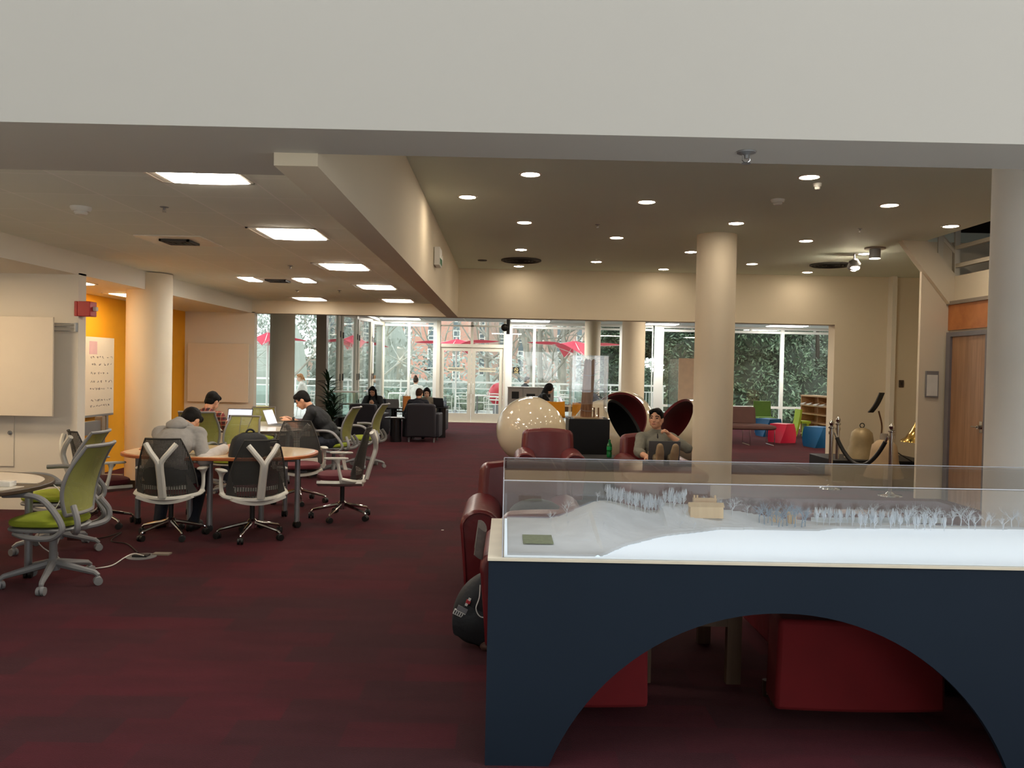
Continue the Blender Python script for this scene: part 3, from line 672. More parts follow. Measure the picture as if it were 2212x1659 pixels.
for i, (x, y, w, h, lb) in enumerate(((4.6, 35, 2.0, 9, 'evergreen tree between the two far columns'), (6.9, 33.5, 2.0, 10, 'dark evergreen tree left of the near column'), (8.9, 29.5, 2.2, 10, 'dark evergreen tree left half of the far right window'),
                                     (11.4, 30.5, 2.2, 9.5, 'dark evergreen tree in the middle of the far right window'), (13.9, 30, 2.2, 9, 'dark evergreen tree at the right edge of the far right window'), (11.0, 35.5, 2.9, 11, 'tall evergreen tree behind the others in the far right window'), (5.75, 36.5, 1.8, 9, 'evergreen tree seen in the gap right of the round columns'), (9.6, 37, 3.0, 13, 'tallest evergreen tree behind the left half of the far right window'), (13.5, 38, 3.0, 13, 'tall evergreen tree behind the right edge of the far right window'))):
    evergreen(x, y, w, h, lb, 40 + i)
# buildings
M_brick = brick_mat('red_brick', (222, 166, 148), (216, 158, 140), (226, 190, 176), 0.4, 0.12, 0.01, 0.9, 0.5, 'XZ', noise=0.05)
M_brick2 = brick_mat('brown_brick', (196, 168, 154), (188, 158, 146), (204, 182, 170), 0.4, 0.12, 0.01, 0.9, 0.5, 'XZ', noise=0.05)
M_winb = mat('grey_window_glass', (110, 124, 130), 0.2); M_conc = mat('pale_concrete', (214, 208, 196), 0.8, noise=0.04)
def tower(name, x0, x1, y, z1, m, label, cols, floors, fh, z0=-4.0, winw=1.0, dep=20):
    t = thing(name, label, 'building', ((x0 + x1)/2, y, z0)); cx = (x0 + x1)/2
    MB().box(x0 - cx, x1 - cx, 0, dep, 0, z1 - z0).build('wall', m, t)
    MB().box(x0 - cx - 0.3, x1 - cx + 0.3, -0.3, dep, z1 - z0, z1 - z0 + 0.6).build('roof', M_conc, t)
    for c in cols:
        MB().box(c - cx - winw/2, c - cx + winw/2, -0.05, 0.1, 0.5, z1 - z0 - 0.5).build('window_bay', M_winb, t)
        for f in range(floors):
            z = 1.0 + f*fh
            fr = MB()
            for zz in (0.0, 0.62, 1.5): fr.box(c - cx - winw/2 - 0.1, c - cx + winw/2 + 0.1, -0.15, 0, z + zz, z + zz + 0.16)
            fr.box(c - cx - winw/2 - 0.1, c - cx - winw/2 + 0.08, -0.14, 0, z, z + 1.6).box(c - cx + winw/2 - 0.08, c - cx + winw/2 + 0.1, -0.14, 0, z, z + 1.6)
            fr.build('window', M_framew, t)
def bx(px, Y): return P(px, 800, Y=Y).x
tower('brick_building', bx(828, 130), bx(1010, 130), 130, 17, M_brick, 'red brick building with narrow window strips beyond the terrace', [bx(834, 130), bx(880, 130), bx(931, 130), bx(985, 130)], 6, 2.95)
tower('brick_building', bx(700, 150), bx(826, 150), 150, 20, M_brick2, 'brown brick building with window strips behind the folding glass panels', [bx(715, 150), bx(752, 150), bx(790, 150)], 6, 3.3)
tower('brick_building', bx(1012, 165), bx(1330, 165), 165, 15, M_brick2, 'long brown brick building behind the bare trees', [bx(1040 + 42*k, 165) for k in range(7)], 5, 3.3)
t = thing('brick_house', 'low brick house with a pale hipped roof seen left of the dark frame post', 'building', (bx(690, 95), 95, -4))
MB().box(-2.8, 3, 0, 8, 0, 6.5).build('wall', M_brick2, t)
MB().add([(-3.3, -0.5, 6.5), (3.4, -0.5, 6.5), (3.4, 8.5, 6.5), (-3.3, 8.5, 6.5), (-0.6, 3, 8.6), (1.0, 3, 8.6)], [(0, 1, 5, 4), (1, 2, 5), (2, 3, 4, 5), (3, 0, 4), (0, 3, 2, 1)]).build('roof', M_conc, t)
t = thing('distant_building', 'long low brown building in the haze at the far left', 'building', (-50, 118, -4))
MB().box(-28, 18, 0, 15, 0, 6).build('wall', M_brick2, t); MB().box(-28.4, 18.4, -0.4, 15, 6, 6.8).build('roof', M_conc, t)
# treeline
rnd = random.Random(5)
M_line = mat('hazy_treeline', (176, 182, 174), 0.9, noise=0.15, nscale=0.4)  # distance haze is mixed into this pale grey
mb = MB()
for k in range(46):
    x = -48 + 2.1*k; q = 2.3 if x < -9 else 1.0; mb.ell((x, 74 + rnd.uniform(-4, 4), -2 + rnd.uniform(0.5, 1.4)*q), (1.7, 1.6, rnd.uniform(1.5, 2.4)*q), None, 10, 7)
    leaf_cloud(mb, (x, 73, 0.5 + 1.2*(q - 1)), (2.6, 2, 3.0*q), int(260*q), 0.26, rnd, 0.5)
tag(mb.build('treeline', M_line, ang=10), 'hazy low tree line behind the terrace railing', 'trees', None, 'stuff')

# bistro furniture on the terrace
def bistro_chair(label=None, loc=(0, 0, 0), rz=0):
    t = thing('bistro_chair', label, 'chair', loc, rz, 'white terrace chairs'); m = M_framew
    mb = MB()
    for k in range(5): mb.box(-0.2, 0.2, -0.2 + 0.085*k, -0.2 + 0.085*k + 0.06, 0.44, 0.455)
    mb.build('seat', m, t)
    for x in (-0.19, 0.19):
        MB().tube([(x, 0.19, 0.46), (x*1.1, 0.23, 0)], 0.012, 6).build('leg', m, t)
        MB().tube([(x*1.15, -0.26, 0), (x, -0.19, 0.46), (x, -0.25, 0.84)], 0.012, 6).build('leg', m, t)
    mb = MB()
    for z in (0.58, 0.68, 0.78): mb.tube([(-0.2, -0.2, z), (0, -0.27, z + 0.01), (0.2, -0.2, z)], 0.018, 6)
    mb.build('backrest', m, t)
    MB().tube([(-0.21, -0.21, 0.68), (-0.26, 0.0, 0.68), (-0.22, 0.19, 0.66), (-0.2, 0.2, 0.46)], 0.012, 6).tube([(0.21, -0.21, 0.68), (0.26, 0.0, 0.68), (0.22, 0.19, 0.66), (0.2, 0.2, 0.46)], 0.012, 6).build('arm', m, t)
    return t
bc = bistro_chair('white slatted terrace chair behind the left pull handle', (P(1000, 905, Y=27.6).x, 27.6, 0), R(200))
for px, Y, rz, lb in ((1062, 27.2, 160, 'white slatted terrace chair at the right edge of the glass doors'), (1040, 28.6, 80, 'white slatted terrace chair behind the table outside the doors'), (957, 28.2, -40, 'white slatted terrace chair at the back outside the left door'),
                      (660, 26.0, 120, 'white terrace chair under the woman outside'), (1200, 28.4, 60, 'white terrace chair right of the hooded person'), (1225, 27.6, 200, 'white terrace chair behind the wooden post'), (880, 28.0, 30, 'white terrace chair behind the seated couple'), (850, 29.5, 100, 'white terrace chair outside behind the phone user')):
    clone(bc, lb, (P(px, 905, Y=Y).x, Y, 0), R(rz))
def bistro_table(x, y, label, r=0.38):
    t = thing('bistro_table', label, 'table', (x, y, 0), 0, 'white terrace tables')
    MB().lathe([(r, 0.70), (r, 0.725), (0, 0.725)], 28).build('tabletop', M_framew, t); MB().cyl((0, 0, 0.03), (0, 0, 0.7), 0.025).build('pedestal', M_steel, t); MB().lathe([(0.24, 0), (0.22, 0.02), (0.03, 0.04)], 20).build('foot', M_steel, t)
bistro_table(P(1030, 900, Y=27.9).x, 27.9, 'round white table outside the glass doors'); bistro_table(P(640, 900, Y=26.2).x - 0.4, 26.2, 'round white table before the woman outside')
bistro_table(P(870, 900, Y=28.6).x, 28.6, 'round white table outside left of the doors', 0.5); bistro_table(P(1215, 900, Y=28.0).x, 28.0, 'round white table outside right of the hooded person')
t = thing('yellow_bench', 'yellow bench outside at the far left window', 'bench', (-7.6, 22.5, 0))
MB().box(-1.2, 1.2, -0.2, 0.2, 0.42, 0.48).build('seat', mat('yellow_slats', (232, 196, 80), 0.6), t)
for x in (-1.0, 1.0): MB().box(x - 0.03, x + 0.03, -0.18, 0.18, 0, 0.42).build('leg', M_steel, t)
p = P(1078, 852, Y=27.8); t = thing('kettle_barbecue', 'round red and white ball shape standing behind the right glass door', 'ball', (p.x, 27.8, 0.0))
MB().ell((0, 0, p.z), (0.36, 0.36, 0.40)).build('ball', mat('red_gloss', (206, 48, 66), 0.3), t)
MB().lathe([(0.365, p.z - 0.10), (0.372, p.z - 0.07), (0.365, p.z - 0.04)], 28).lathe([(0.35, p.z - 0.2), (0.352, p.z - 0.17), (0.34, p.z - 0.15)], 28).build('white_band', M_framew, t)
MB().lathe([(0.22, 0), (0.2, 0.02), (0.2, p.z - 0.36), (0, p.z - 0.36)], 20).build('stand', M_steel, t)
t.name = 'ball_on_stand'
# ------------------------------------------------------------------ office chairs
M_net = net_mat('dark_net', (52, 52, 50), 0.0125, 0.0125, 0.42)
M_netlow = net_mat('open_net', (58, 58, 52), 0.022, 0.0135, 0.62)
M_wing = mat('dark_wing_fabric', (58, 56, 54), 0.8)
M_cwhite = mat('chair_white_plastic', (214, 212, 204), 0.4, noise=0.01)
M_pad = mat('grey_arm_pad', (176, 174, 168), 0.55)
M_maroon = mat('maroon_seat_fabric', (92, 30, 40), 0.9, noise=0.05, bump=0.2, bscale=400)
M_gnet = net_mat('green_net', (150, 152, 84), 0.008, 0.008, 0.24)
M_gseat = mat('lime_seat_fabric', (150, 164, 44), 0.9, noise=0.06, bump=0.25, bscale=350)
M_cgrey = mat('chair_grey_plastic', (132, 132, 134), 0.45, noise=0.03)
M_caster = mat('caster_black', (22, 22, 22), 0.5)

def caster(parent, p, a, m, r=0.030):
    x, y = p; mb = MB(); Mx = T(x, y, 0) @ Rz(a)
    for s in (-0.016, 0.016): mb.lathe([(r*0.4, -0.011), (r, -0.010), (r, 0.010), (r*0.4, 0.011)], 14, Mx @ T(0, s, r) @ Matrix.Rotation(R(90), 4, 'X'))
    mb.ell((x, y, r*1.5), (r*0.8, r*0.8, r*0.75), None, 10, 6)
    return mb.build('caster', m, parent)
def star_base(root, m, mc, rad=0.31, spin=0.0, thick=0.019):
    MB().lathe([(0.028, 0.10), (0.045, 0.10), (0.048, 0.165), (0.03, 0.185)], 18).build('hub', m, root)
    for k in range(5):
        a = spin + 2*PI*k/5; c, s = math.cos(a), math.sin(a)
        lg = MB().tube([(0.03*c, 0.03*s, 0.150), (0.16*c, 0.16*s, 0.122), (rad*0.93*c, rad*0.93*s, 0.090), (rad*c, rad*s, 0.072), (rad*c, rad*s, 0.05)], [thick*1.25, thick*1.05, thick*0.8, thick*0.7, thick*0.5], 8).build('leg', m, root)
        caster(lg, (rad*c, rad*s), a*1.7 + 0.5, mc)
def pillow_mb(w, d, z0, z1, n=3.2, dome=0.02, y0=0.0):
    """rounded seat cushion"""
    def ring(sc, z, N=36):
        out = []
        for i in range(N):
            a = 2*PI*i/N; c, s = math.cos(a), math.sin(a)
            out.append((w/2*sc*math.copysign(abs(c)**(2/n), c), y0 + d/2*sc*math.copysign(abs(s)**(2/n), s), z))
        return out
    prof = [(0.90, z0), (0.985, z0 + (z1 - z0)*0.2), (1.0, z0 + (z1 - z0)*0.55), (0.965, z0 + (z1 - z0)*0.88), (0.88, z1), (0.6, z1 + dome*0.7), (0.25, z1 + dome)]
    mb = MB(); N = 36; vs = []; fs = []
    for sc, z in prof: vs += ring(sc, z)
    for i in range(len(prof) - 1):
        for k in range(N): a, b = i*N + k, i*N + (k + 1) % N; fs.append((a, b, b + N, a + N))
    fs += [tuple(range(N))[::-1], tuple(range((len(prof) - 1)*N, len(prof)*N))]
    return mb.add(vs, fs)
def make_mesh_chair(label, loc, rz):
    t = thing('mesh_office_chair', label, 'chair', loc, rz, 'black mesh chairs with white frames')
    star_base(t, M_chrome, M_caster, 0.32, R(18), 0.016)
    MB().cyl((0, 0, 0.15), (0, 0, 0.41), 0.024).build('gas_lift', M_black, t)
    pillow_mb(0.49, 0.47, 0.425, 0.485, 3.0, 0.015, 0.03).build('seat', M_maroon, t)
    MB().surf(lambda u, v: ((u - 0.5)*0.52*(1 - 0.1*abs(v - 0.5)), -0.22 + 0.46*v, 0.375 + 0.055*(2*abs(u - 0.5))**2), 12, 8, 0.03).build('seat_shell', M_cwhite, t)
    MB().box(-0.09, 0.09, -0.12, 0.12, 0.345, 0.40).build('mechanism', M_cgrey, t, bevel=0.015)
    def bk(u, v, dy=0.0):
        q = 2*u - 1; hw = 0.285 - 0.035*v - 0.09*v*v + 0.004*math.sin(PI*v)
        return (q*hw, -0.215 - 0.085*v - 0.035*math.sin(PI*v)*-1*0.3 + 0.115*q*q*(1 - 0.6*v) + dy, 0.455 + 0.515*v - 0.035*(1 - q*q)*(1 - v)**3)
    MB().surf(lambda u, v: bk(u, 0.16 + 0.84*v), 16, 14).build('backrest', M_net, t)
    MB().surf(lambda u, v: bk(0.10 + 0.80*u, 0.165*v), 14, 3).build('backrest_band', M_netlow, t)
    MB().surf(lambda u, v: bk(0.08 + 0.84*u, 0.15*v, 0.022), 14, 3, 0.006).build('lumbar_rail', M_cwhite, t)
    for s in (0, 1):
        MB().surf(lambda u, v, s=s: bk((0.0 if s == 0 else 0.86) + 0.14*u*(1 - v), -0.01 + 0.42*v, -0.004), 4, 8, 0.006).build('wing_panel', M_wing, t)
    edge = [bk(0, v/12, 0) for v in range(1, 13)] + [bk(u/10, 1) for u in range(1, 11)] + [bk(1, 1 - v/12) for v in range(1, 12)]
    MB().tube(edge, 0.008, 6).build('back_rim', M_wing, t)
    low = [(-0.30, -0.02, 0.45)] + [(bk(u/12, 0)[0]*1.03, bk(u/12, 0)[1] - 0.008, bk(u/12, 0)[2] - 0.022) for u in range(13)] + [(0.30, -0.02, 0.45)]
    MB().tube(bez(low, 40), 0.026, 8, flat=0.75).build('back_frame', M_cwhite, t)
    sp = []
    for s in (-1, 1):
        MB().tube(bez([(0.140*s, -0.305, 0.925), (0.085*s, -0.335, 0.85), (0.022*s, -0.345, 0.765), (0.012*s, -0.335, 0.70), (0.012*s, -0.29, 0.56), (0.012*s, -0.25, 0.42)], 24), 0.026, 8).build('spine', M_cwhite, t)
        arm = MB().tube(bez([(0.285*s, -0.02, 0.42), (0.30*s, 0.0, 0.50), (0.295*s, 0.02, 0.60), (0.29*s, 0.03, 0.655)], 12), [0.030, 0.028, 0.026, 0.024, 0.023, 0.022, 0.022, 0.022, 0.024, 0.028, 0.036, 0.046, 0.052][:13], 10, flat=0.7).build('armrest', M_cwhite, t)
        pillow_mb(0.085, 0.25, 0.655, 0.675, 3.0, 0.002, 0.04).build('arm_pad', M_pad, arm).location = (0.29*s, 0, 0)
    return t
def make_green_chair(label, loc, rz):
    t = thing('green_office_chair', label, 'chair', loc, rz, 'green mesh chairs with grey frames')
    star_base(t, M_cgrey, M_cgrey, 0.33, R(-20), 0.024)
    MB().cyl((0, 0, 0.12), (0, 0, 0.42), 0.03, 0.024).build('gas_lift', M_cgrey, t)
    pillow_mb(0.49, 0.47, 0.445, 0.495, 3.0, 0.018, 0.02).build('seat', M_gseat, t)
    pillow_mb(0.50, 0.48, 0.41, 0.44, 3.0, 0.0, 0.02).build('seat_pan', M_cgrey, t)
    def bk(u, v):
        q = 2*u - 1; hw = 0.190 + 0.045*math.sin(PI*min(1, v*1.1))**1 - 0.0*v + 0.02*v
        y = -0.235 - 0.02*math.sin(PI*v)*(-1) - 0.15*v*v + 0.05*q*q
        return (q*hw, y, 0.53 + 0.49*v)
    MB().surf(bk, 14, 14).build('backrest', M_gnet, t)
    for u in (0.30, 0.70):
        MB().tube([(bk(u + (0.1 if u < 0.5 else -0.1)*math.sin(PI*v/10), v/10)[0], bk(u, v/10)[1] + 0.003, bk(u, v/10)[2]) for v in range(11)], 0.0035, 5).build('seam', M_cgrey, t)
    rim = [bk(0, v/12) for v in range(13)] + [bk(u/8, 1) for u in range(1, 9)] + [bk(1, 1 - v/12) for v in range(1, 13)] + [bk(1 - u/8, 0) for u in range(1, 9)]
    MB().tube(rim, [0.014]*len(rim), 8).build('back_frame', M_cgrey, t)
    MB().tube(bez([(-0.19, -0.24, 0.60), (-0.23, -0.29, 0.50), (-0.2, -0.27, 0.42), (0, -0.16, 0.40), (0.2, -0.27, 0.42), (0.23, -0.29, 0.50), (0.19, -0.24, 0.60)], 36), 0.022, 8).build('back_bracket', M_cgrey, t)
    for s in (-1, 1):
        MB().tube(bez([(0.20*s, 0.16, 0.40), (0.27*s, 0.02, 0.385), (0.295*s, -0.14, 0.39), (0.30*s, -0.215, 0.44), (0.30*s, -0.21, 0.50), (0.295*s, -0.14, 0.60), (0.29*s, -0.06, 0.665), (0.285*s, 0.05, 0.685), (0.27*s, 0.20, 0.68)], 40), 0.025, 8, flat=0.8).build('armrest', M_cgrey, t)
    return t
def FP(px, Y, z=0.0): return Vector((P(px, 900, Y=Y).x, Y, z))
mc = make_mesh_chair('black mesh chair with white Y spine under the person in the grey hoodie', FP(372, 7.72), R(4))
clone(mc, 'black mesh chair with white Y spine holding a black backpack at the oval table', FP(548, 7.72), R(34), 0.96)
clone(mc, 'black mesh chair with maroon seat standing sideways at the right end of the oval table', FP(742, 8.80), R(96), 1.0)
clone(mc, 'grey mesh chair on the far side of the oval table before the man in black', FP(648, 9.75), R(200), 0.97)
clone(mc, 'black mesh chair with maroon seat turned away beside the left wall', FP(218, 8.15), R(-50), 0.97)
mc.scale = (0.96, 0.96, 0.96)
gc = make_green_chair('lime green office chair nearest the camera at the round white table', FP(118, 6.0), R(90))
clone(gc, 'lime green office chair just behind the nearest green chair', FP(128, 7.05), R(97))
clone(gc, 'green office chair under the person in the plaid shirt', FP(440, 10.45), R(6))
clone(gc, 'empty green office chair on the far side of the oval table', FP(506, 10.15), R(172), 0.94)
clone(gc, 'green office chair on the far side of the rear table behind the laptop', FP(562, 13.6), R(185), 0.88)
clone(gc, 'green office chair under the man in the black T-shirt', FP(722, 12.1), R(84))
clone(gc, 'empty green office chair standing alone in front of the black armchairs', FP(788, 13.3), R(84))

# ------------------------------------------------------------------ tables of the study area
M_ltop = mat('cream_laminate', (226, 200, 166), 0.12, noise=0.02); M_edge = mat('cherry_edge', (168, 92, 46), 0.35, noise=0.08)
M_wtop = mat('white_laminate', (232, 224, 210), 0.1, noise=0.01); M_dkedge = mat('dark_brown_edge', (74, 60, 48), 0.4)
def superell(a, b, n, N=64): return [(a*math.copysign(abs(math.cos(2*PI*i/N))**(2/n), math.cos(2*PI*i/N)), b*math.copysign(abs(math.sin(2*PI*i/N))**(2/n), math.sin(2*PI*i/N))) for i in range(N)]
def table_leg(t, x, y, h, m=M_steel, cast=True):
    lg = MB().cyl((x, y, 0.06 if cast else 0.0), (x, y, h), 0.027, None, 14).build('leg', m, t)
    if cast: caster(lg, (x, y), x*9, M_caster, 0.034)
t = thing('study_table', 'oval cream table with cherry edge among the mesh chairs', 'table', (-2.85, 8.38, 0))
MB().prism(superell(0.945, 0.62, 2.6), 0.702, 0.732).build('table_edge', M_edge, t, bevel=0.006)
MB().prism(superell(0.915, 0.59, 2.6), 0.730, 0.7345).build('tabletop', M_ltop, t)
for x, y in ((0.80, -0.15), (0.52, 0.45), (0.03, -0.42), (-0.16, -0.42), (-0.80, -0.1), (-0.5, 0.45), (0.46, -0.2)): table_leg(t, x, y, 0.70)
MB().box(-0.7, 0.75, -0.02, 0.02, 0.64, 0.70).build('cross_beam', M_steel, t)
t = thing('study_table', 'cream rear table with dark edge under the open laptops', 'table', (-3.52, 11.95, 0))
MB().prism(superell(0.76, 0.95, 3.5), 0.70, 0.725).build('table_edge', M_dkedge, t, bevel=0.006); MB().prism(superell(0.745, 0.935, 3.5), 0.724, 0.73).build('tabletop', M_wtop, t)
for x, y in ((0.58, -0.7), (0.58, 0.7), (-0.58, -0.7), (-0.58, 0.7), (0.1, -0.75), (-0.1, -0.75)): table_leg(t, x, y, 0.70)
t = thing('round_table', 'white round table with dark rim cut by the left edge of the photo', 'table', (-4.06, 5.84, 0))
MB().prism(superell(0.80, 0.70, 2.2), 0.705, 0.735).build('table_edge', M_dkedge, t, bevel=0.006)
MB().prism([p for p in superell(0.735, 0.635, 2.2) if p[1] > 0.005] , 0.733, 0.739).build('tabletop', M_wtop, t)
MB().prism([p for p in superell(0.735, 0.635, 2.2) if p[1] < -0.005], 0.733, 0.739).build('tabletop', M_wtop, t)
for x, y in ((0.36, -0.56), (0.55, 0.3), (-0.5, 0.35), (-0.45, -0.4)): table_leg(t, x, y, 0.70, M_steel, True)
tag(MB().box(-0.06, 0.06, -0.04, 0.04, 0, 0.035).build('charger_block', M_white, bevel=0.004, loc=(P(10, 1050, Z=0.739).x, P(10, 1050, Z=0.739).y, 0.739)), 'small white block lying on the round white table', 'charger')

# ------------------------------------------------------------------ red leather club chairs
M_leather = mat('red_leather', (98, 24, 30), 0.32, noise=0.12, nscale=5.0, bump=0.25, bscale=14.0, spec=0.6)
M_pipe = mat('pale_piping', (196, 150, 130), 0.6); M_foot = wood_mat('dark_wood_foot', (52, 34, 24), (70, 48, 34))
def make_club(label, loc, rz, m=None, name='leather_armchair', group='red leather club chairs', w=0.84, hb=0.87):
    m = m or M_leather; t = thing(name, label, 'armchair', loc, rz, group); a = w/2
    MB().box(-a + 0.13, a - 0.13, -0.36, 0.36, 0.07, 0.30).build('base', m, t, bevel=0.03)
    def bk(u, v):
        q = 2*u - 1; return (q*(a - 0.11)*(1 - 0.05*v**4), -0.30 - 0.10*v + 0.05*q*q, 0.22 + (hb - 0.22)*v - 0.025*q*q*v**3)
    MB().surf(bk, 12, 10, -0.17).build('backrest', m, t, bevel=0.05, bseg=3, ang=60)
    pillow_mb(w - 0.34, 0.60, 0.29, 0.43, 5, 0.03, 0.07).build('seat_cushion', m, t)
    for s in (-1, 1):
        prof = [(0.095, 0.05), (0.11, 0.25), (0.125, 0.42)] + [(0.135*math.cos(b), 0.50 + 0.115*math.sin(b)) for b in [PI*k/10 for k in range(-1, 12)]] + [(-0.09, 0.42), (-0.06, 0.25), (-0.05, 0.05)]
        Mx = Matrix(((s, 0, 0, s*(a - 0.12)), (0, 0, 1, 0), (0, 1, 0, 0), (0, 0, 0, 1)))
        ar = MB().prism(prof, -0.40, 0.40, Mx).build('arm', m, t, bevel=0.025, bseg=3, ang=50)
        sc = [Mx @ Vector((x*0.86, (z - 0.3)*0.94 + 0.3, 0.402)) for x, z in prof]
        MB().tube(sc + [sc[0]], 0.006, 6).build('piping', m, ar)
    for x in (-a + 0.18, a - 0.18):
        for y in (-0.3, 0.32): MB().cyl((x, y, 0), (x, y, 0.08), 0.022, 0.03).build('leg', M_foot, t)
    MB().tube([(-a + 0.15, -0.385, 0.075), (a - 0.15, -0.385, 0.075)], 0.006, 6).build('piping', M_pipe, t)
    return t
cc = make_club('red leather armchair facing the camera in front of the large white egg chair', FP(1188, 10.35), R(180))
clone(cc, 'red leather armchair holding the man with the laptop', FP(1413, 9.85), R(180))
clone(cc, 'red leather armchair with rounded arm at the left end of the display case', FP(1135, 6.15), R(180), 1.04)
clone(cc, 'red leather armchair seen from behind under the left part of the arch', Vector((0.30, 5.02, 0)), R(0), 0.98)
clone(cc, 'red leather armchair seen from behind under the right part of the arch', Vector((1.95, 5.02, 0)), R(0), 1.02)
t = thing('leather_ottoman', 'low red leather ottoman under the propped feet of the laptop man', 'ottoman', Vector((1.70, 8.72, 0)))
MB().box(-0.42, 0.42, -0.28, 0.28, 0.10, 0.50).build('base', M_leather, t, bevel=0.03); pillow_mb(0.86, 0.58, 0.49, 0.60, 6, 0.02).build('cushion', M_leather, t)
for x in (-0.36, 0.36):
    for y in (-0.22, 0.22): MB().cyl((x, y, 0), (x, y, 0.11), 0.02, 0.028).build('leg', M_foot, t)
M_blackw = mat('black_wood', (22, 23, 26), 0.5, spec=0.25)
t = thing('side_table', 'low black side table carrying the green soda bottle', 'table', FP(1290, 10.4))
MB().box(-0.27, 0.27, -0.25, 0.25, 0.50, 0.54).build('tabletop', M_blackw, t, bevel=0.004); MB().box(-0.22, 0.22, -0.2, 0.2, 0.0, 0.5).build('pedestal', M_blackw, t)
M_wleg = wood_mat('brown_table_wood', (88, 66, 48), (106, 82, 60), 0.5)
t = thing('side_table', 'small brown wooden side table between the two armchairs behind the arch', 'table', Vector((0.985, 4.62, 0)))
MB().box(-0.28, 0.28, -0.36, 0.36, 0.50, 0.53).build('tabletop', M_wleg, t, bevel=0.004)
for x in (-0.245, 0.225):
    for y in (-0.34, 0.30): MB().box(x - 0.03, x + 0.045, y, y + 0.045, 0, 0.50).build('leg', M_wleg, t)
MB().box(-0.24, 0.24, -0.335, -0.30, 0.30, 0.35).build('stretcher', M_wleg, t); MB().box(-0.24, 0.24, 0.30, 0.335, 0.30, 0.35).build('stretcher', M_wleg, t); MB().box(-0.10, -0.06, -0.33, -0.305, 0.35, 0.50).build('strut', M_wleg, t)

# ------------------------------------------------------------------ black armchairs and tables by the terrace
M_navy = mat('black_upholstery', (34, 32, 42), 0.6, noise=0.08); M_navyt = mat('black_table', (26, 26, 30), 0.25)
def make_black_chair(label, loc, rz):
    t = thing('black_armchair', label, 'armchair', loc, rz, 'black armchairs by the terrace'); m = M_navy
    MB().surf(lambda u, v: ((2*u - 1)*0.31*(1 - 0.04*v**3), -0.30 - 0.05*v, 0.12 + 0.69*v - 0.015*(2*u - 1)**4), 8, 8, -0.13).build('backrest', m, t, bevel=0.035, bseg=3, ang=60)
    MB().box(-0.24, 0.24, -0.30, 0.34, 0.10, 0.30).build('base', m, t, bevel=0.02); pillow_mb(0.48, 0.56, 0.30, 0.43, 5, 0.02, 0.08).build('seat_cushion', m, t)
    for s in (-1, 1): MB().box(s*0.30 - 0.065, s*0.30 + 0.065, -0.28, 0.36, 0.10, 0.60).build('arm', m, t, bevel=0.03, bseg=3)
    for x in (-0.26, 0.26):
        for y in (-0.30, 0.28): MB().cyl((x, y, 0), (x, y, 0.11), 0.018, 0.022).build('leg', M_steel, t)
    return t
bk_ = make_black_chair('black armchair behind the lone green chair, back to the camera', FP(797, 18.3), R(-8))
clone(bk_, 'black armchair holding the man with his back to the camera', FP(915, 18.2), R(-2), 1.04)
clone(bk_, 'black armchair under the person looking at a phone', FP(812, 20.6), R(172))
clone(bk_, 'black armchair under the woman with short hair', FP(934, 20.3), R(178))
def black_table(label, loc, w, d, z, ped=0.13):
    t = thing('side_table', label, 'table', loc, 0, 'black tables by the terrace')
    MB().box(-w/2, w/2, -d/2, d/2, z - 0.03, z).build('tabletop', M_navyt, t, bevel=0.004); MB().lathe([(ped, 0), (ped, z - 0.03)], 20).build('pedestal', M_navyt, t); return t
black_table('small black table on a drum foot between the two black armchairs', FP(856, 17.9), 0.46, 0.4, 0.53, 0.12)
black_table('black table carrying the open grey laptop by the terrace', FP(850, 19.5), 0.62, 0.45, 0.66, 0.08)
black_table('low black table behind the lone green chair left of the black armchairs', FP(728, 18.3), 0.5, 0.4, 0.50, 0.12)
black_table('tall black table right of the seated couple', FP(953, 19.2), 0.34, 0.5, 0.72, 0.11)
black_table('black table carrying the paper bag between the seated people', FP(878, 19.3), 0.5, 0.4, 0.60, 0.10)
black_table('thin black table left of the phone user', FP(758, 20.4), 0.6, 0.4, 0.70, 0.05)
# glass barrier block near the plant
t = thing('glass_planter', 'pale glass box standing between the plant and the black armchairs', 'planter', FP(740, 19.4))
MB().box(-0.32, 0.32, -0.25, 0.25, 0.46, 1.0).build('glass_box', pane_mat('pale_green_glass', (0.78, 0.95, 0.92), 0.12, 0.6), t); MB().box(-0.34, 0.34, -0.27, 0.27, 1.0, 1.03).build('top', M_framew, t); MB().box(-0.3, 0.3, -0.24, 0.24, 0, 0.46).build('base', M_navyt, t)

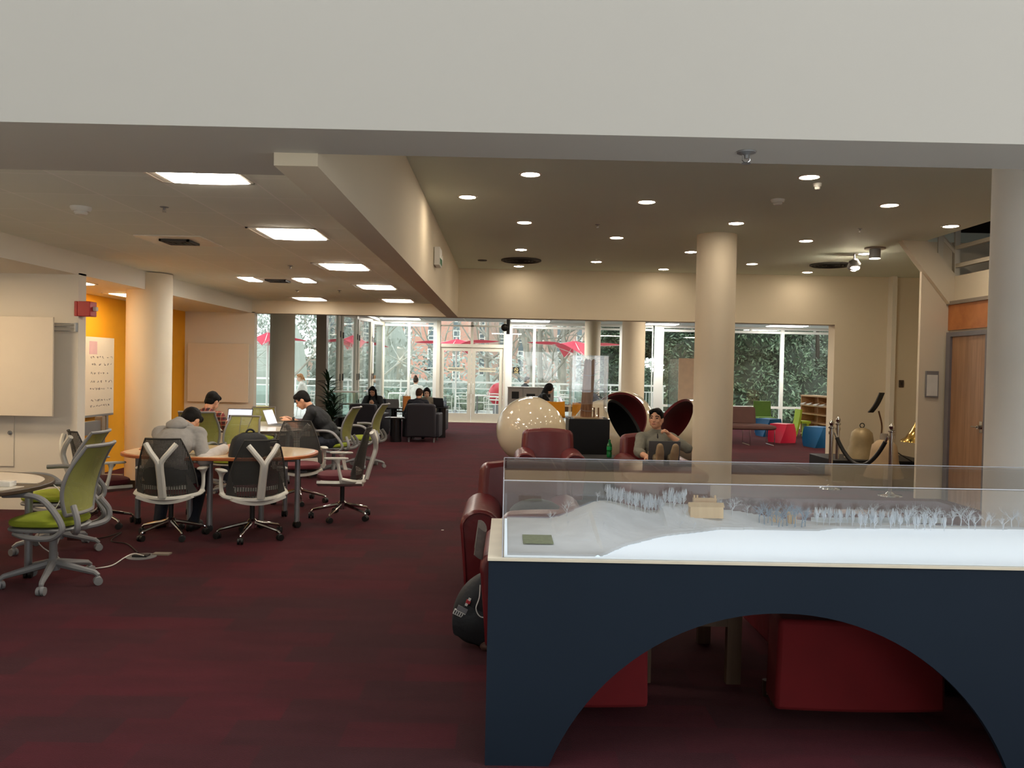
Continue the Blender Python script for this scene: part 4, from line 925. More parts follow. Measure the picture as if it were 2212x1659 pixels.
# ------------------------------------------------------------------ egg chairs
M_egg = mat('cream_gloss_shell', (222, 210, 186), 0.08, noise=0.005, coat=0.6); M_redl = mat('red_lining', (104, 12, 24), 0.75, noise=0.06, sheen=0.3); M_blkl = mat('black_lining', (20, 20, 24), 0.8)
def egg(label, px, Y, r, rz_, n, th0, ml, zc=None):
    zc = rz_ + 0.015 if zc is None else zc; t = thing('egg_chair', label, 'egg chair', FP(px, Y), 0, 'white egg chairs'); n = Vector(n).normalized(); e1 = n.orthogonal().normalized(); e2 = n.cross(e1)
    def sh(k, a0=th0):
        def fn(u, v):
            th = a0 + (PI - a0)*v; ph = 2*PI*u; d = n*math.cos(th) + (e1*math.cos(ph) + e2*math.sin(ph))*math.sin(th)
            return (d.x*r*k, d.y*r*k, zc + d.z*rz_*k)
        return fn
    MB().surf(sh(1.0), 56, 28).build('shell', M_egg, t, ang=60); MB().surf(sh(0.93, th0 + 0.02), 48, 22).build('lining', ml, t, ang=60)
    o, i = sh(1.0), sh(0.93, th0 + 0.02)
    MB().surf(lambda u, v: Vector(o(u, 0)).lerp(Vector(i(u, 0)), v), 56, 2).build('rim', ml, t, ang=60)
    MB().lathe([(0.30, 0), (0.28, 0.03), (0.2, 0.05), (0, 0.05)], 28).build('foot', M_black, t)
    c = n*(-0.35); MB().ell((c.x*r, c.y*r, zc + c.z*rz_ - 0.12), (r*0.55, r*0.5, 0.12)).build('seat_cushion', ml, t)
egg('large cream egg chair behind the empty red armchair, opening turned away', 1149, 14.0, 0.60, 0.575, (0.75, 0.55, 0.62), R(52), M_blkl)
egg('cream egg chair with a black opening next to the black plinth', 1312, 13.3, 0.60, 0.575, (0.74, -0.46, 0.52), R(52), M_blkl)
egg('cream egg chair with a red interior behind the black opened one', 1345, 15.2, 0.60, 0.62, (-0.34, -0.88, 0.32), R(58), M_redl)
egg('cream egg chair with a red interior partly behind the central column', 1492, 14.2, 0.60, 0.58, (-0.82, -0.30, 0.52), R(50), M_redl)
# ------------------------------------------------------------------ display case with the scale model
M_caseb = mat('dark_slate_paint', (31, 41, 54), 0.75, spec=0.12, noise=0.04, nscale=2.0)
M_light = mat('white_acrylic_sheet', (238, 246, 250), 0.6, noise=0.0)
_b = M_light.node_tree.nodes['Principled BSDF']; _b.inputs['Emission Color'].default_value = (0.80, 0.91, 1.0, 1); _b.inputs['Emission Strength'].default_value = 0.5   # taken as back-lit; glow added to lift the sheet to white
M_cream = mat('cream_deck_edge', (222, 212, 192), 0.4); M_terr = mat('model_card', (238, 242, 244), 0.7, noise=0.05, nscale=9.0); M_mtree = mat('model_tree_white', (232, 238, 244), 0.7, noise=0.05); M_mtree2 = mat('model_tree_blue_grey', (150, 172, 192), 0.7, noise=0.08)
M_bass = wood_mat('basswood', (226, 190, 140), (240, 208, 160), 0.5)
CX0, CX1, CF, CB, CZ = -0.055, 2.72, 3.355, 4.25, 0.84
case = thing('display_case', 'long dark slate display case with arched front and clear cover over a white landscape model', 'display case', ((CX0 + CX1)/2, CF, 0)); ox = case.location.x
xc = 1.150; hw, hh = 0.945, 0.645; Rr = (hw*hw + hh*hh)/(2*hh); zc = hh - Rr
def arch_panel(y0, y1):
    a0 = math.acos(hw/Rr); pts = []
    for i in range(41):
        a = (PI - math.asin(-zc/Rr)) - (PI - 2*math.asin(-zc/Rr))*i/40; pts.append((xc - ox + Rr*math.cos(a), max(0.0, zc + Rr*math.sin(a))))
    pts[0] = (xc - ox - hw, 0.0); pts[-1] = (xc - ox + hw, 0.0)
    poly = [(CX0 - ox, 0.0)] + pts + [(CX1 - ox, 0.0), (CX1 - ox, CZ), (CX0 - ox, CZ)]
    return MB().prism(poly, -y1 + CF, -y0 + CF, Matrix(((1, 0, 0, 0), (0, 0, -1, 0), (0, 1, 0, 0), (0, 0, 0, 1))))
arch_panel(CF, CF + 0.03).build('front_panel', M_caseb, case)
arch_panel(CB - 0.03, CB).build('back_panel', M_caseb, case)
MB().box(CX0 - ox, CX0 - ox + 0.03, 0.03, CB - CF - 0.03, 0, CZ).build('side_panel', M_caseb, case); MB().box(CX1 - ox - 0.03, CX1 - ox, 0.03, CB - CF - 0.03, 0, CZ).build('side_panel', M_caseb, case)
MB().box(CX0 - ox + 0.03, CX1 - ox - 0.03, 0.03, CB - CF - 0.03, CZ - 0.04, CZ).build('underside', M_caseb, case)
MB().box(CX0 - ox - 0.004, CX1 - ox + 0.004, -0.004, CB - CF + 0.004, CZ, CZ + 0.010).build('deck', M_cream, case)
VX0, VX1, VF, VB, VZ = 0.0, 2.685, 3.372, 4.235, 1.166
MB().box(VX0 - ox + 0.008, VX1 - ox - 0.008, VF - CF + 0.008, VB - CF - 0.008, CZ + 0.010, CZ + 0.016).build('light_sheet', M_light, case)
cov = MB()
cov.box(VX0 - ox, VX1 - ox, VF - CF, VF - CF + 0.006, CZ + 0.010, VZ).box(VX0 - ox, VX1 - ox, VB - CF - 0.006, VB - CF, CZ + 0.010, VZ)
cov.box(VX0 - ox, VX0 - ox + 0.006, VF - CF + 0.006, VB - CF - 0.006, CZ + 0.010, VZ).box(VX1 - ox - 0.006, VX1 - ox, VF - CF + 0.006, VB - CF - 0.006, CZ + 0.010, VZ)
cov.box(VX0 - ox + 0.006, VX1 - ox - 0.006, VF - CF + 0.006, VB - CF - 0.006, VZ - 0.006, VZ)
cov = cov.build('clear_cover', M_acryl, case)
ed = MB()
for y in (VF - CF, VB - CF): ed.tube([(VX0 - ox, y, VZ), (VX1 - ox, y, VZ)], 0.0022, 6)
ed.tube([(VX0 - ox, VF - CF, VZ), (VX0 - ox, VB - CF, VZ)], 0.0022, 6).tube([(VX0 - ox, VF - CF, VZ), (VX0 - ox, VF - CF, CZ + 0.01)], 0.0022, 6).tube([(VX0 - ox, VB - CF, VZ), (VX0 - ox, VB - CF, CZ + 0.01)], 0.0022, 6)
ed.build('polished_edges', mat('polished_edge', (190, 192, 204), 0.15), cov)
TZ = CZ + 0.016
edge_px = [(1288, 1203), (1350, 1176), (1430, 1156), (1560, 1141), (1700, 1143), (1765, 1144), (1805, 1139), (2000, 1139), (2300, 1142)]
edge_xy = [P(px, py, Z=TZ + 0.006) for px, py in edge_px]
def y_edge(x):
    if x < edge_xy[0].x: return VF + 0.03
    for a, b in zip(edge_xy, edge_xy[1:]):
        if a.x <= x <= b.x: return a.y + (b.y - a.y)*(x - a.x)/(b.x - a.x)
    return edge_xy[-1].y
def sm(a, b, t): t = min(1, max(0, (t - a)/(b - a))); return t*t*(3 - 2*t)
def terrain_h(x, y):
    e = y_edge(x); d = y - e
    if d < 0: return None
    hill = 0.095*sm(0.22, 0.52, x)*(1 - 0.35*sm(0.95, 1.5, x))*(1 - 0.45*sm(1.5, 2.0, x))
    run = 0.62 if x < 0.8 else 0.35
    h = 0.006 + hill*sm(0.02, run, d + 0.05*math.sin(7*x))
    if x < 0.42: h = 0.006 + hill*sm(3.62, 4.15, y)
    return round(h/0.005)*0.005 + 0.002
N1, N2 = 220, 74; X0, X1, Y0, Y1 = VX0 + 0.02, VX1 - 0.02, VF + 0.02, VB - 0.02
vs = []; fs = []; hs = {}
for i in range(N1 + 1):
    for j in range(N2 + 1):
        x = X0 + (X1 - X0)*i/N1; y = Y0 + (Y1 - Y0)*j/N2; h = terrain_h(x, y); hs[i, j] = h
        vs.append((x - ox, y - CF, TZ + (h or 0.0)))
for i in range(N1):
    for j in range(N2):
        if any(hs[i + a, j + b] is not None for a, b in ((0, 0), (1, 0), (1, 1), (0, 1))):
            k = i*(N2 + 1) + j; fs.append((k, k + N2 + 1, k + N2 + 2, k + 1))
terr = MB().add(vs, fs).build('scale_model', M_terr, case, ang=20)
MB().box(P(1128, 1160, Z=TZ).x - ox, P(1190, 1160, Z=TZ).x - ox, P(1128, 1180, Z=TZ).y - CF, P(1128, 1162, Z=TZ).y - CF, TZ + 0.012, TZ + 0.016).build('model_lawn', mat('model_lawn_green', (128, 138, 96), 0.8, noise=0.15, nscale=60), terr)
rnd = random.Random(11)
def mt_bare(seed, lev=3):
    r = random.Random(seed); mb = MB(); branch(mb, Vector((0, 0, -0.004)), Vector((0, 0, 1)), 0.030, 0.0022, lev, r, 4, 4); return mb
def mt_poplar(seed):
    r = random.Random(seed); mb = MB(); mb.tube([(0, 0, -0.004), (0, 0, 0.03), (0, 0, 0.07)], [0.0014, 0.0011, 0.0005], 4)
    for k in range(30):
        a = r.uniform(0, 6.28); z = r.uniform(0.020, 0.052); o = r.uniform(0.004, 0.013)
        mb.tube([(0, 0, z - 0.008), (o*math.cos(a), o*math.sin(a), z + 0.006), (o*0.8*math.cos(a), o*0.8*math.sin(a), z + 0.024)], [0.0010, 0.0015, 0.0003], 3)
    mb.ell((0, 0, 0.045), (0.0035, 0.0035, 0.018), None, 6, 5); return mb
protos = {}
def model_tree(kind, px, Y, sc, m):
    key = (kind, m.name); x = P(px, 1100, Y=Y).x; h = terrain_h(x, Y) or 0.0
    if key not in protos:
        mb = mt_poplar(kind) if kind < 10 else mt_bare(kind); o = mb.build('model_tree', m, terr, ang=60); protos[key] = o
    else:
        o = protos[key].copy(); C.objects.link(o); o.parent = terr
    o.location = (x - ox, Y - CF, TZ + h); o.scale = (sc, sc, sc); o.rotation_euler = (0, 0, rnd.uniform(0, 6))
for k in range(26): model_tree(k % 3, 1312 + 6.6*k + rnd.uniform(-2, 2), 4.19 - rnd.uniform(0, 0.04), rnd.uniform(1.05, 1.35), M_mtree)
for px, Y, s in ((1190, 4.10, 1.0), (1225, 4.14, 1.35), (1290, 4.19, 0.95), (1270, 3.9, 0.45), (1228, 3.95, 0.4), (1305, 3.8, 0.45), (1520, 4.2, 1.2), (1553, 4.2, 1.2), (1582, 4.17, 1.5), (1615, 4.18, 1.0), (1480, 4.1, 1.0), (1470, 3.98, 0.7), (1500, 3.98, 0.6)): model_tree(10 + int(px) % 3, px, Y, s, M_mtree)
for k in range(12): model_tree(10 + k % 3, 1640 + 9*k + rnd.uniform(-3, 3), 4.09 + rnd.uniform(0, 0.08), rnd.uniform(1.4, 1.9), M_mtree2)
for k in range(22): model_tree(k % 3, 1765 + 13*k + rnd.uniform(-5, 5), 4.12 + rnd.uniform(-0.03, 0.05), rnd.uniform(0.95, 1.3), M_mtree)
for k in range(20): model_tree(10 + k % 3, 1850 + 18.5*k + rnd.uniform(-6, 6), 4.17 + rnd.uniform(-0.03, 0.05), rnd.uniform(1.2, 1.8), M_mtree)
bp = P(1527, 1117, Y=4.10); bz = TZ + (terrain_h(bp.x, 4.12) or 0); mb = MB(); bxx = bp.x - ox; by = 4.10 - CF
mb.box(bxx - 0.082, bxx + 0.082, by, by + 0.05, bz, bz + 0.055).prism([(by, bz + 0.055), (by + 0.05, bz + 0.055), (by + 0.025, bz + 0.075)], bxx - 0.088, bxx + 0.088, Matrix(((0, 0, 1, 0), (1, 0, 0, 0), (0, 1, 0, 0), (0, 0, 0, 1))))
mb.box(bxx - 0.055, bxx + 0.06, by + 0.05, by + 0.08, bz, bz + 0.09)
for q in (-0.05, -0.035, 0.055): mb.box(bxx + q - 0.004, bxx + q + 0.004, by + 0.06, by + 0.07, bz + 0.09, bz + 0.105)
mb.build('model_mansion', M_bass, terr)
for px in (1678, 1712): b = P(px, 1092, Y=4.16); z = TZ + 0.055; MB().box(b.x - ox - 0.02, b.x - ox + 0.02, 0.80, 0.83, z - 0.05, z + 0.015).build('model_house', M_bass, terr)
mb = MB()
for k in range(4): a = P(1790 + 70*k, 1118, Z=TZ + 0.03); mb.box(a.x - ox - 0.09, a.x - ox + 0.09, a.y - CF, a.y - CF + 0.003, TZ, TZ + 0.03)
mb.build('model_path_edge', M_framew, terr)

# red ottomans pushed under the case
for x0, x1, lb in ((1.285, 2.04, 'red upholstered ottoman tucked under the right part of the arch'), (0.0, 0.665, 'red upholstered ottoman tucked under the left end of the arch')):
    t = thing('red_ottoman', lb, 'ottoman', ((x0 + x1)/2, 3.96, 0), 0, 'red ottomans under the display case'); w = (x1 - x0)/2
    MB().surf(lambda u, v: ((2*u - 1)*w*(1 - 0.03*v), 0.0 + 0.02*(2*u - 1)**2, 0.075 + 0.42*v), 6, 6, -0.21).build('body', mat('red_fabric', (112, 10, 20), 0.85, noise=0.08), t, bevel=0.02, ang=60)
    MB().tube([(-w + 0.01, 0.02, 0.072), (0, -0.004, 0.072), (w - 0.01, 0.02, 0.072)], 0.005, 6).build('piping', M_pipe, t)
    for q in (-w + 0.06, w - 0.06):
        for y in (0.06, 0.18): MB().cyl((q, y, 0), (q, y, 0.08), 0.018, 0.022).build('leg', M_foot, t)

# ------------------------------------------------------------------ plinth with the wooden post
t = thing('display_plinth', 'black square plinth with a clear box around a weathered wooden post', 'plinth', FP(1269, 11.7))
MB().box(-0.285, 0.285, -0.28, 0.28, 0, 0.95).build('pedestal', M_blackw, t, bevel=0.006)
cv = MB()
for s in (-1, 1): cv.box(s*0.25 - 0.003, s*0.25 + 0.003, -0.25, 0.25, 0.95, 1.83).box(-0.247, 0.247, s*0.247 - 0.003, s*0.247 + 0.003, 0.95, 1.83)
cv.box(-0.247, 0.247, -0.244, 0.244, 1.824, 1.83); cv.build('clear_box', M_acryl, t)
MB().box(-0.2, 0.2, -0.2, 0.2, 0.95, 0.965).build('base_board', M_bass, t)
M_weath = wood_mat('weathered_wood', (122, 84, 56), (168, 126, 92), 0.8, 4.0, (10, 10, 1))
def post(u, v):
    a = 2*PI*u; rr = 0.078 + 0.006*math.sin(3*a + 2*v); q = max(abs(math.cos(a)), abs(math.sin(a)))**0.5
    return (rr/q*math.cos(a) - 0.02 + 0.035*v, rr/q*math.sin(a), 0.965 + (0.80 + 0.02*math.sin(5*a)*(v > 0.9))*v)
MB().surf(post, 24, 12).build('wooden_post', M_weath, t)
for z in (1.08, 1.36, 1.58): MB().tube([(0.1*math.cos(a) + 0.0, 0.1*math.sin(a), z + 0.03*math.sin(a)) for a in [2*PI*k/20 for k in range(21)]], 0.004, 5).build('wire_band', M_steel, t)
for q in (0.09, 0.15): MB().cyl((q, -0.02, 0.965), (q, -0.02, 1.10), 0.012).build('small_peg', M_weath, t)
# green soda bottle
p = FP(1318, 10.35, 0.54); t = thing('soda_bottle', 'green plastic soda bottle on the low black side table', 'bottle', p)
M_gbot = mat('green_bottle_plastic', (16, 130, 62), 0.12, noise=0.05); _g = M_gbot.node_tree.nodes['Principled BSDF']; _g.inputs['Transmission Weight'].default_value = 0.45
MB().lathe([(0.026, 0), (0.033, 0.006), (0.033, 0.06), (0.029, 0.075), (0.033, 0.09), (0.033, 0.14), (0.028, 0.165), (0.013, 0.19), (0.012, 0.205), (0, 0.205)], 20).build('body', M_gbot, t)
MB().lathe([(0.014, 0.203), (0.014, 0.222), (0, 0.222)], 14).build('cap', mat('green_cap', (30, 120, 60), 0.4), t)
MB().lathe([(0.0334, 0.095), (0.0334, 0.135)], 20).build('label_band', mat('green_label', (20, 150, 80), 0.4), t)

# ------------------------------------------------------------------ right niche: bells, stanchions
M_bell = mat('aged_bronze', (150, 132, 100), 0.5, 0.35, noise=0.2, nscale=5.0, bump=0.15, bscale=20); M_stone = mat('tan_bell', (176, 150, 118), 0.6, 0.1, noise=0.08); M_brass = mat('polished_brass', (206, 172, 96), 0.16, 1.0, noise=0.04)
bellp = [(0.255, 0.0), (0.25, 0.02), (0.215, 0.10), (0.185, 0.20), (0.17, 0.32), (0.155, 0.40), (0.10, 0.455), (0.04, 0.475), (0, 0.478)]
p = FP(1863, 13.0, 0.33); t = thing('bronze_bell', 'aged bronze bell with a ring on top standing on the dark plinth', 'bell', p)
MB().lathe(bellp, 40).build('bell_body', M_bell, t)
MB().tube([(0.035*math.cos(a), 0, 0.512 + 0.035*math.sin(a)) for a in [2*PI*k/16 for k in range(17)]], 0.008, 6).build('ring', M_black, t)
tag(MB().box(-0.55, 1.0, -0.5, 0.5, 0, 0.33).build('bell_plinth', M_blackw, bevel=0.01, loc=FP(1850, 13.1)), 'low dark plinth under the aged bronze bell', 'plinth')
p = FP(1912, 12.0, 0.0); t = thing('tan_bell', 'tan bell standing lower and nearer than the aged bronze bell', 'bell', p)
MB().lathe([(r*1.08, 0.16 + z*1.15) for r, z in bellp], 40).build('bell_body', M_stone, t); MB().box(-0.3, 0.3, -0.3, 0.3, 0, 0.16).build('base_block', M_blackw, t); MB().cyl((0, 0, 0.70), (0, 0, 0.79), 0.06, 0.05).build('crown', M_bronze, t)
p = P(1990, 955, Y=12.0); t = thing('brass_horn', 'polished brass bell horn hanging half hidden behind the wall pier', 'horn', p)
MB().lathe([(0.29, 0.0), (0.285, 0.015), (0.22, 0.06), (0.15, 0.16), (0.09, 0.28), (0.055, 0.38), (0.05, 0.40)], 40).build('flare', M_brass, t)
MB().lathe([(0.055, 0.40), (0.05, 0.50), (0.04, 0.66), (0.03, 0.68)], 20).build('collar', M_steel, t); MB().cyl((0, 0, 0.68), (0, 0, 1.0), 0.018).build('pipe', M_brass, t)
MB().cyl((0.0, 0.0, -p.z), (0, 0, 0.02), 0.03).build('stand', M_black, t); MB().lathe([(0.2, -p.z), (0.18, -p.z + 0.03), (0, -p.z + 0.03)], 20).build('foot', M_black, t)
p = FP(1903, 13.6); t = thing('sign_stand', 'thin stand with a tilted black information plate behind the bells', 'sign', p)
MB().tube(bez([(0, 0, 0.0), (0.0, 0, 0.5), (0.02, 0, 0.8), (-0.04, 0, 1.05)], 20), 0.014, 8).build('pole', mat('brown_pole', (96, 64, 36), 0.5), t); MB().lathe([(0.15, 0), (0.14, 0.02), (0, 0.03)], 20).build('foot', M_black, t)
MB().surf(lambda u, v: (-0.15 + 0.10*u + 0.10*v - 0.06*(1 - v)**3, -0.05*v + 0.04*u, 1.02 + 0.33*v), 2, 8, 0.02).build('plate', M_black, t)
def stanchion(px, Y, label):
    t = thing('stanchion', label, 'stanchion', FP(px, Y), 0, 'chrome rope stanchions')
    MB().cyl((0, 0, 0.02), (0, 0, 0.86), 0.028).build('post', M_chrome, t); MB().lathe([(0.16, 0), (0.155, 0.015), (0.06, 0.03), (0.03, 0.06)], 28).build('base', M_chrome, t)
    MB().lathe([(0.028, 0.86), (0.045, 0.87), (0.045, 0.885), (0.02, 0.90), (0.032, 0.925), (0.034, 0.945), (0.02, 0.965), (0.008, 0.985), (0, 0.99)], 20).build('finial', M_chrome, t)
    MB().lathe([(0.04, 0.78), (0.04, 0.82)], 16).build('ring', M_chrome, t); return t
s1 = stanchion(1797, 11.8, 'chrome stanchion at the left end of the black rope'); stanchion(1811, 12.7, 'chrome stanchion just behind the left one'); s2 = stanchion(1927, 11.2, 'chrome stanchion at the right end of the black rope')
a = Vector(s1.location) + Vector((0.05, 0, 0.80)); b = Vector(s2.location) + Vector((-0.05, 0, 0.80))
t = thing('stanchion_rope', 'thick black rope sagging between the chrome stanchions', 'rope', a)
pts = [(a.lerp(b, k/24) - a) - Vector((0, 0, 0.42*4*(k/24)*(1 - k/24))) for k in range(25)]
MB().tube(pts[1:-1], 0.028, 10).build('rope', M_black, t); MB().tube(pts[:3], 0.018, 8).build('hook', M_chrome, t); MB().tube(pts[-3:], 0.018, 8).build('hook', M_chrome, t)
t = tag(MB().tube(bez([tuple(P(1935, 975, Y=12.2)), tuple(P(1950, 985, Y=12.4)), tuple(P(1975, 1000, Y=12.6)), tuple(P(1990, 1012, Y=12.6))], 18), 0.008, 6).build('cord', M_black), 'thin black cord running down to the right behind the stanchion', 'cord')
p = P(1947, 829, Y=14.985); t = thing('wall_switch', 'small dark switch plate on the wall right of the bells', 'switch', p)
MB().box(-0.04, 0.04, -0.012, 0.012, -0.065, 0.065).build('plate', mat('dark_plate', (70, 56, 44), 0.5), t, bevel=0.003); MB().box(-0.012, 0.012, -0.02, -0.012, -0.03, 0.03).build('toggle', M_black, t)
p = P(2012, 830, Y=10.99); t = thing('wall_sign', 'small framed white sign on the pier left of the wooden door', 'sign', p)
MB().box(-0.085, 0.085, -0.02, 0.005, -0.175, 0.175).build('frame', M_steel, t, bevel=0.003); MB().box(-0.072, 0.072, -0.023, -0.02, -0.155, 0.125).build('sheet', mat('white_sheet', (226, 226, 220), 0.5), t)
# ------------------------------------------------------------------ right lounge behind the header
M_brownf = mat('brown_bench_fabric', (86, 58, 54), 0.85, noise=0.06)
p = FP(1618, 18.9); t = thing('lounge_bench', 'brown upholstered bench with low back beside the central column', 'bench', p)
pillow_mb(1.15, 0.75, 0.36, 0.46, 5, 0.02).build('seat', M_brownf, t); pillow_mb(0.55, 0.70, 0.36, 0.45, 5, 0.02).build('seat', M_brownf, t)
MB().surf(lambda u, v: (-0.58 + 0.85*u, 0.30 + 0.10*v, 0.44 + 0.42*v), 8, 6, 0.12).build('backrest', M_brownf, t, bevel=0.05, ang=60)
for x in (-0.5, -0.05, 0.5): MB().tube([(x, -0.3, 0.36), (x, -0.3, 0.01), (x, 0.3, 0.01), (x, 0.3, 0.36)], 0.01, 6).build('leg', M_chrome, t)
def cube(label, px, Y, w, h, col, tw, rz):
    m = mat('seat_' + col[0], col[1], 0.45, noise=0.03); t = thing('cube_stool', label, 'stool', FP(px, Y), rz, 'coloured cube stools')
    def sh(u, v):
        a = u*2*PI + PI/4; q = max(abs(math.cos(a)), abs(math.sin(a))); x, y = math.cos(a)/q*w/2, math.sin(a)/q*w/2; s = 0.90 + 0.10*math.sin(PI*(0.15 + 0.85*v)); r = tw*v
        return (s*(x*math.cos(r) - y*math.sin(r)), s*(x*math.sin(r) + y*math.cos(r)), h*v)
    mb = MB().surf(sh, 32, 8); n = [i*9 + 8 for i in range(32)]; mb.f.append(tuple(n)); o = mb.build('body', m, t, ang=30)
    return t
BL = ('blue', (20, 96, 150)); PK = ('pink', (214, 40, 74)); LM = ('lime', (176, 206, 60)); GR = ('green', (100, 140, 56))
cube('blue cube stool nearest the stanchions', 1771, 18.6, 0.52, 0.46, BL, R(28), R(10)); cube('pink red cube stool in the middle of the lounge floor', 1690, 19.7, 0.46, 0.45, PK, R(28), R(20)); cube('blue cube stool half behind the pink one', 1660, 21.6, 0.50, 0.46, BL, R(30), R(5))
p = FP(1728, 21.6); t = thing('lime_chair', 'lime chair seen edge on beside the low bookshelf', 'chair', p); MB().surf(lambda u, v: (-0.06 + 0.05*v - 0.08*(1 - v)**2, -0.2 + 0.4*u, 0.02 + 0.70*v), 3, 8, 0.05).build('backrest', mat('seat_lime', (176, 206, 60), 0.45), t); MB().box(-0.02, 0.22, -0.2, 0.2, 0.36, 0.42).build('seat', mat('seat_lime', (176, 206, 60), 0.45), t); MB().box(0.12, 0.18, -0.18, 0.18, 0, 0.36).build('leg', mat('seat_lime', (176, 206, 60), 0.45), t)
p = FP(1652, 22.6); t = thing('green_chair', 'green plastic chair against the window behind the brown bench', 'chair', p); MB().surf(lambda u, v: (-0.24 + 0.48*u, 0.2 + 0.06*v, 0.42 + 0.46*v), 6, 6, 0.03).build('backrest', mat('seat_green', GR[1], 0.5), t, bevel=0.01); MB().box(-0.23, 0.23, -0.24, 0.2, 0.41, 0.45).build('seat', mat('seat_green', GR[1], 0.5), t)
for x in (-0.2, 0.2):
    for y in (-0.2, 0.2): MB().cyl((x, y, 0), (x, y, 0.42), 0.014).build('leg', M_steel, t)
# bookshelf
p0 = FP(1729, 22.3); p1 = FP(1818, 20.0); d = (p1 - p0); L = d.length; t = thing('bookshelf', 'low maple bookshelf with stepped shelves at the edge of the wall opening', 'bookshelf', p0, math.atan2(d.y, d.x)); M_map = wood_mat('pale_maple', (190, 150, 104), (212, 176, 132), 0.45, 3.0, (0.8, 8, 8))
MB().box(0, 0.03, 0, 0.4, 0, 1.08).build('side_panel', M_map, t); MB().box(L - 0.03, L, 0, 0.4, 0, 1.08).build('side_panel', M_map, t); MB().box(0, L, 0.37, 0.40, 0, 1.08).build('back_panel', M_map, t); MB().box(0, L, -0.01, 0.4, 1.05, 1.085).build('top', M_map, t)
for z in (0.04, 0.36, 0.58, 0.80): MB().box(0.03, L - 0.03, -0.02, 0.37, z, z + 0.03).build('shelf', M_map, t)
for q in (0.33, 0.66):
    MB().box(L*q - 0.01, L*q + 0.01, 0.12, 0.37, 0.07, 1.05).build('divider', M_map, t)
for k, (q, z) in enumerate(((0.12, 0.83), (0.28, 0.83), (0.45, 0.83), (0.60, 0.83))):
    pt = p0 + d*q + Vector((0, 0, z)); tag(MB().box(-0.10, 0.10, -0.06, 0.06, 0, 0.03).add([(-0.1, -0.05, 0.03), (0.1, -0.05, 0.03), (0.06, 0.05, 0.07), (-0.06, 0.05, 0.06)], [(0, 1, 2, 3)]).build('paper_stack', M_white, loc=pt + Vector((0, 0.08, 0)), rz=math.atan2(d.y, d.x)), 'pale paper stack on the upper bookshelf tier, %s from the left' % ORD[k], 'papers', 'paper stacks on the bookshelf')
# screen panels
p = P(1480, 820, Y=22.0); a = FP(1464, 22.0); t = thing('screen_panel', 'tall tan display panel beyond the egg chairs', 'panel', FP(1495, 22.0)); MB().box(-0.39, 0.45, -0.02, 0.02, 0.3, 2.0).build('panel', mat('tan_panel', (242, 216, 188), 0.6), t)
for x in (-0.36, 0.40): MB().box(x - 0.02, x + 0.02, -0.2, 0.2, 0, 0.03).box(x - 0.02, x + 0.02, -0.02, 0.02, 0.03, 0.32).build('leg', M_steel, t)
t = thing('glass_screen', 'pale blue glass screen left of the tan panel', 'panel', FP(1452, 22.6)); MB().box(-0.13, 0.13, -0.01, 0.01, 0.1, 1.98).build('glass', pane_mat('blue_glass', (0.72, 0.86, 0.92), 0.15, 0.6), t); MB().box(-0.15, 0.15, -0.1, 0.1, 0, 0.1).build('foot', M_steel, t)
# recycling station by the doors
M_bin = mat('grey_bin', (192, 188, 182), 0.45, noise=0.03)
for k, lb in enumerate(('grey recycling bin with a square opening right of the glass doors', 'grey recycling bin with a wide slot beside the first one', 'grey recycling bin next to the hooded person')):
    p = FP(1112 + 33*k, 23.2); t = thing('recycling_bin', lb, 'bin', p, 0, 'grey recycling bins'); w = 0.212
    MB().box(-w, w, -0.25, 0.25, 0.0, 1.10).build('body', M_bin, t, bevel=0.01); MB().box(-w - 0.01, w + 0.01, -0.27, 0.26, 1.10, 1.13).build('top', M_bin, t)
    ow = (0.10, 0.12, 0.12)[k]; oh = (0.10, 0.045, 0.045)[k]; MB().box(-ow, ow, -0.256, -0.245, 0.90 - oh, 0.90 + oh).build('opening', M_black, t, bevel=0.004)
# stickers on the glass
p = P(1115, 800, Y=GY - 0.012); t = thing('no_smoking_sign', 'square black and yellow no smoking sticker on the glass right of the doors', 'sign', p)
MB().box(-0.095, 0.095, -0.004, 0.004, -0.095, 0.095).build('plate', M_black, t); M_yel = mat('pale_yellow_ink', (226, 206, 150), 0.5)
MB().tube([(0.055*math.cos(a), -0.006, 0.012 + 0.055*math.sin(a)) for a in [2*PI*k/24 for k in range(25)]], 0.008, 5).tube([(-0.04, -0.006, 0.05), (0.04, -0.006, -0.026)], 0.007, 5).build('ring', M_yel, t); MB().box(-0.035, 0.035, -0.007, -0.004, 0.004, 0.02).build('cigarette', M_yel, t); MB().box(-0.07, 0.07, -0.006, -0.004, -0.082, -0.064).build('caption_bar', M_yel, t)
p = P(923, 799, Y=GY - 0.012); tag(MB().box(-0.085, 0.085, -0.004, 0.004, -0.02, 0.02).build('glass_sticker', M_black, loc=p), 'small black strip sticker on the glass left of the doors', 'sticker')
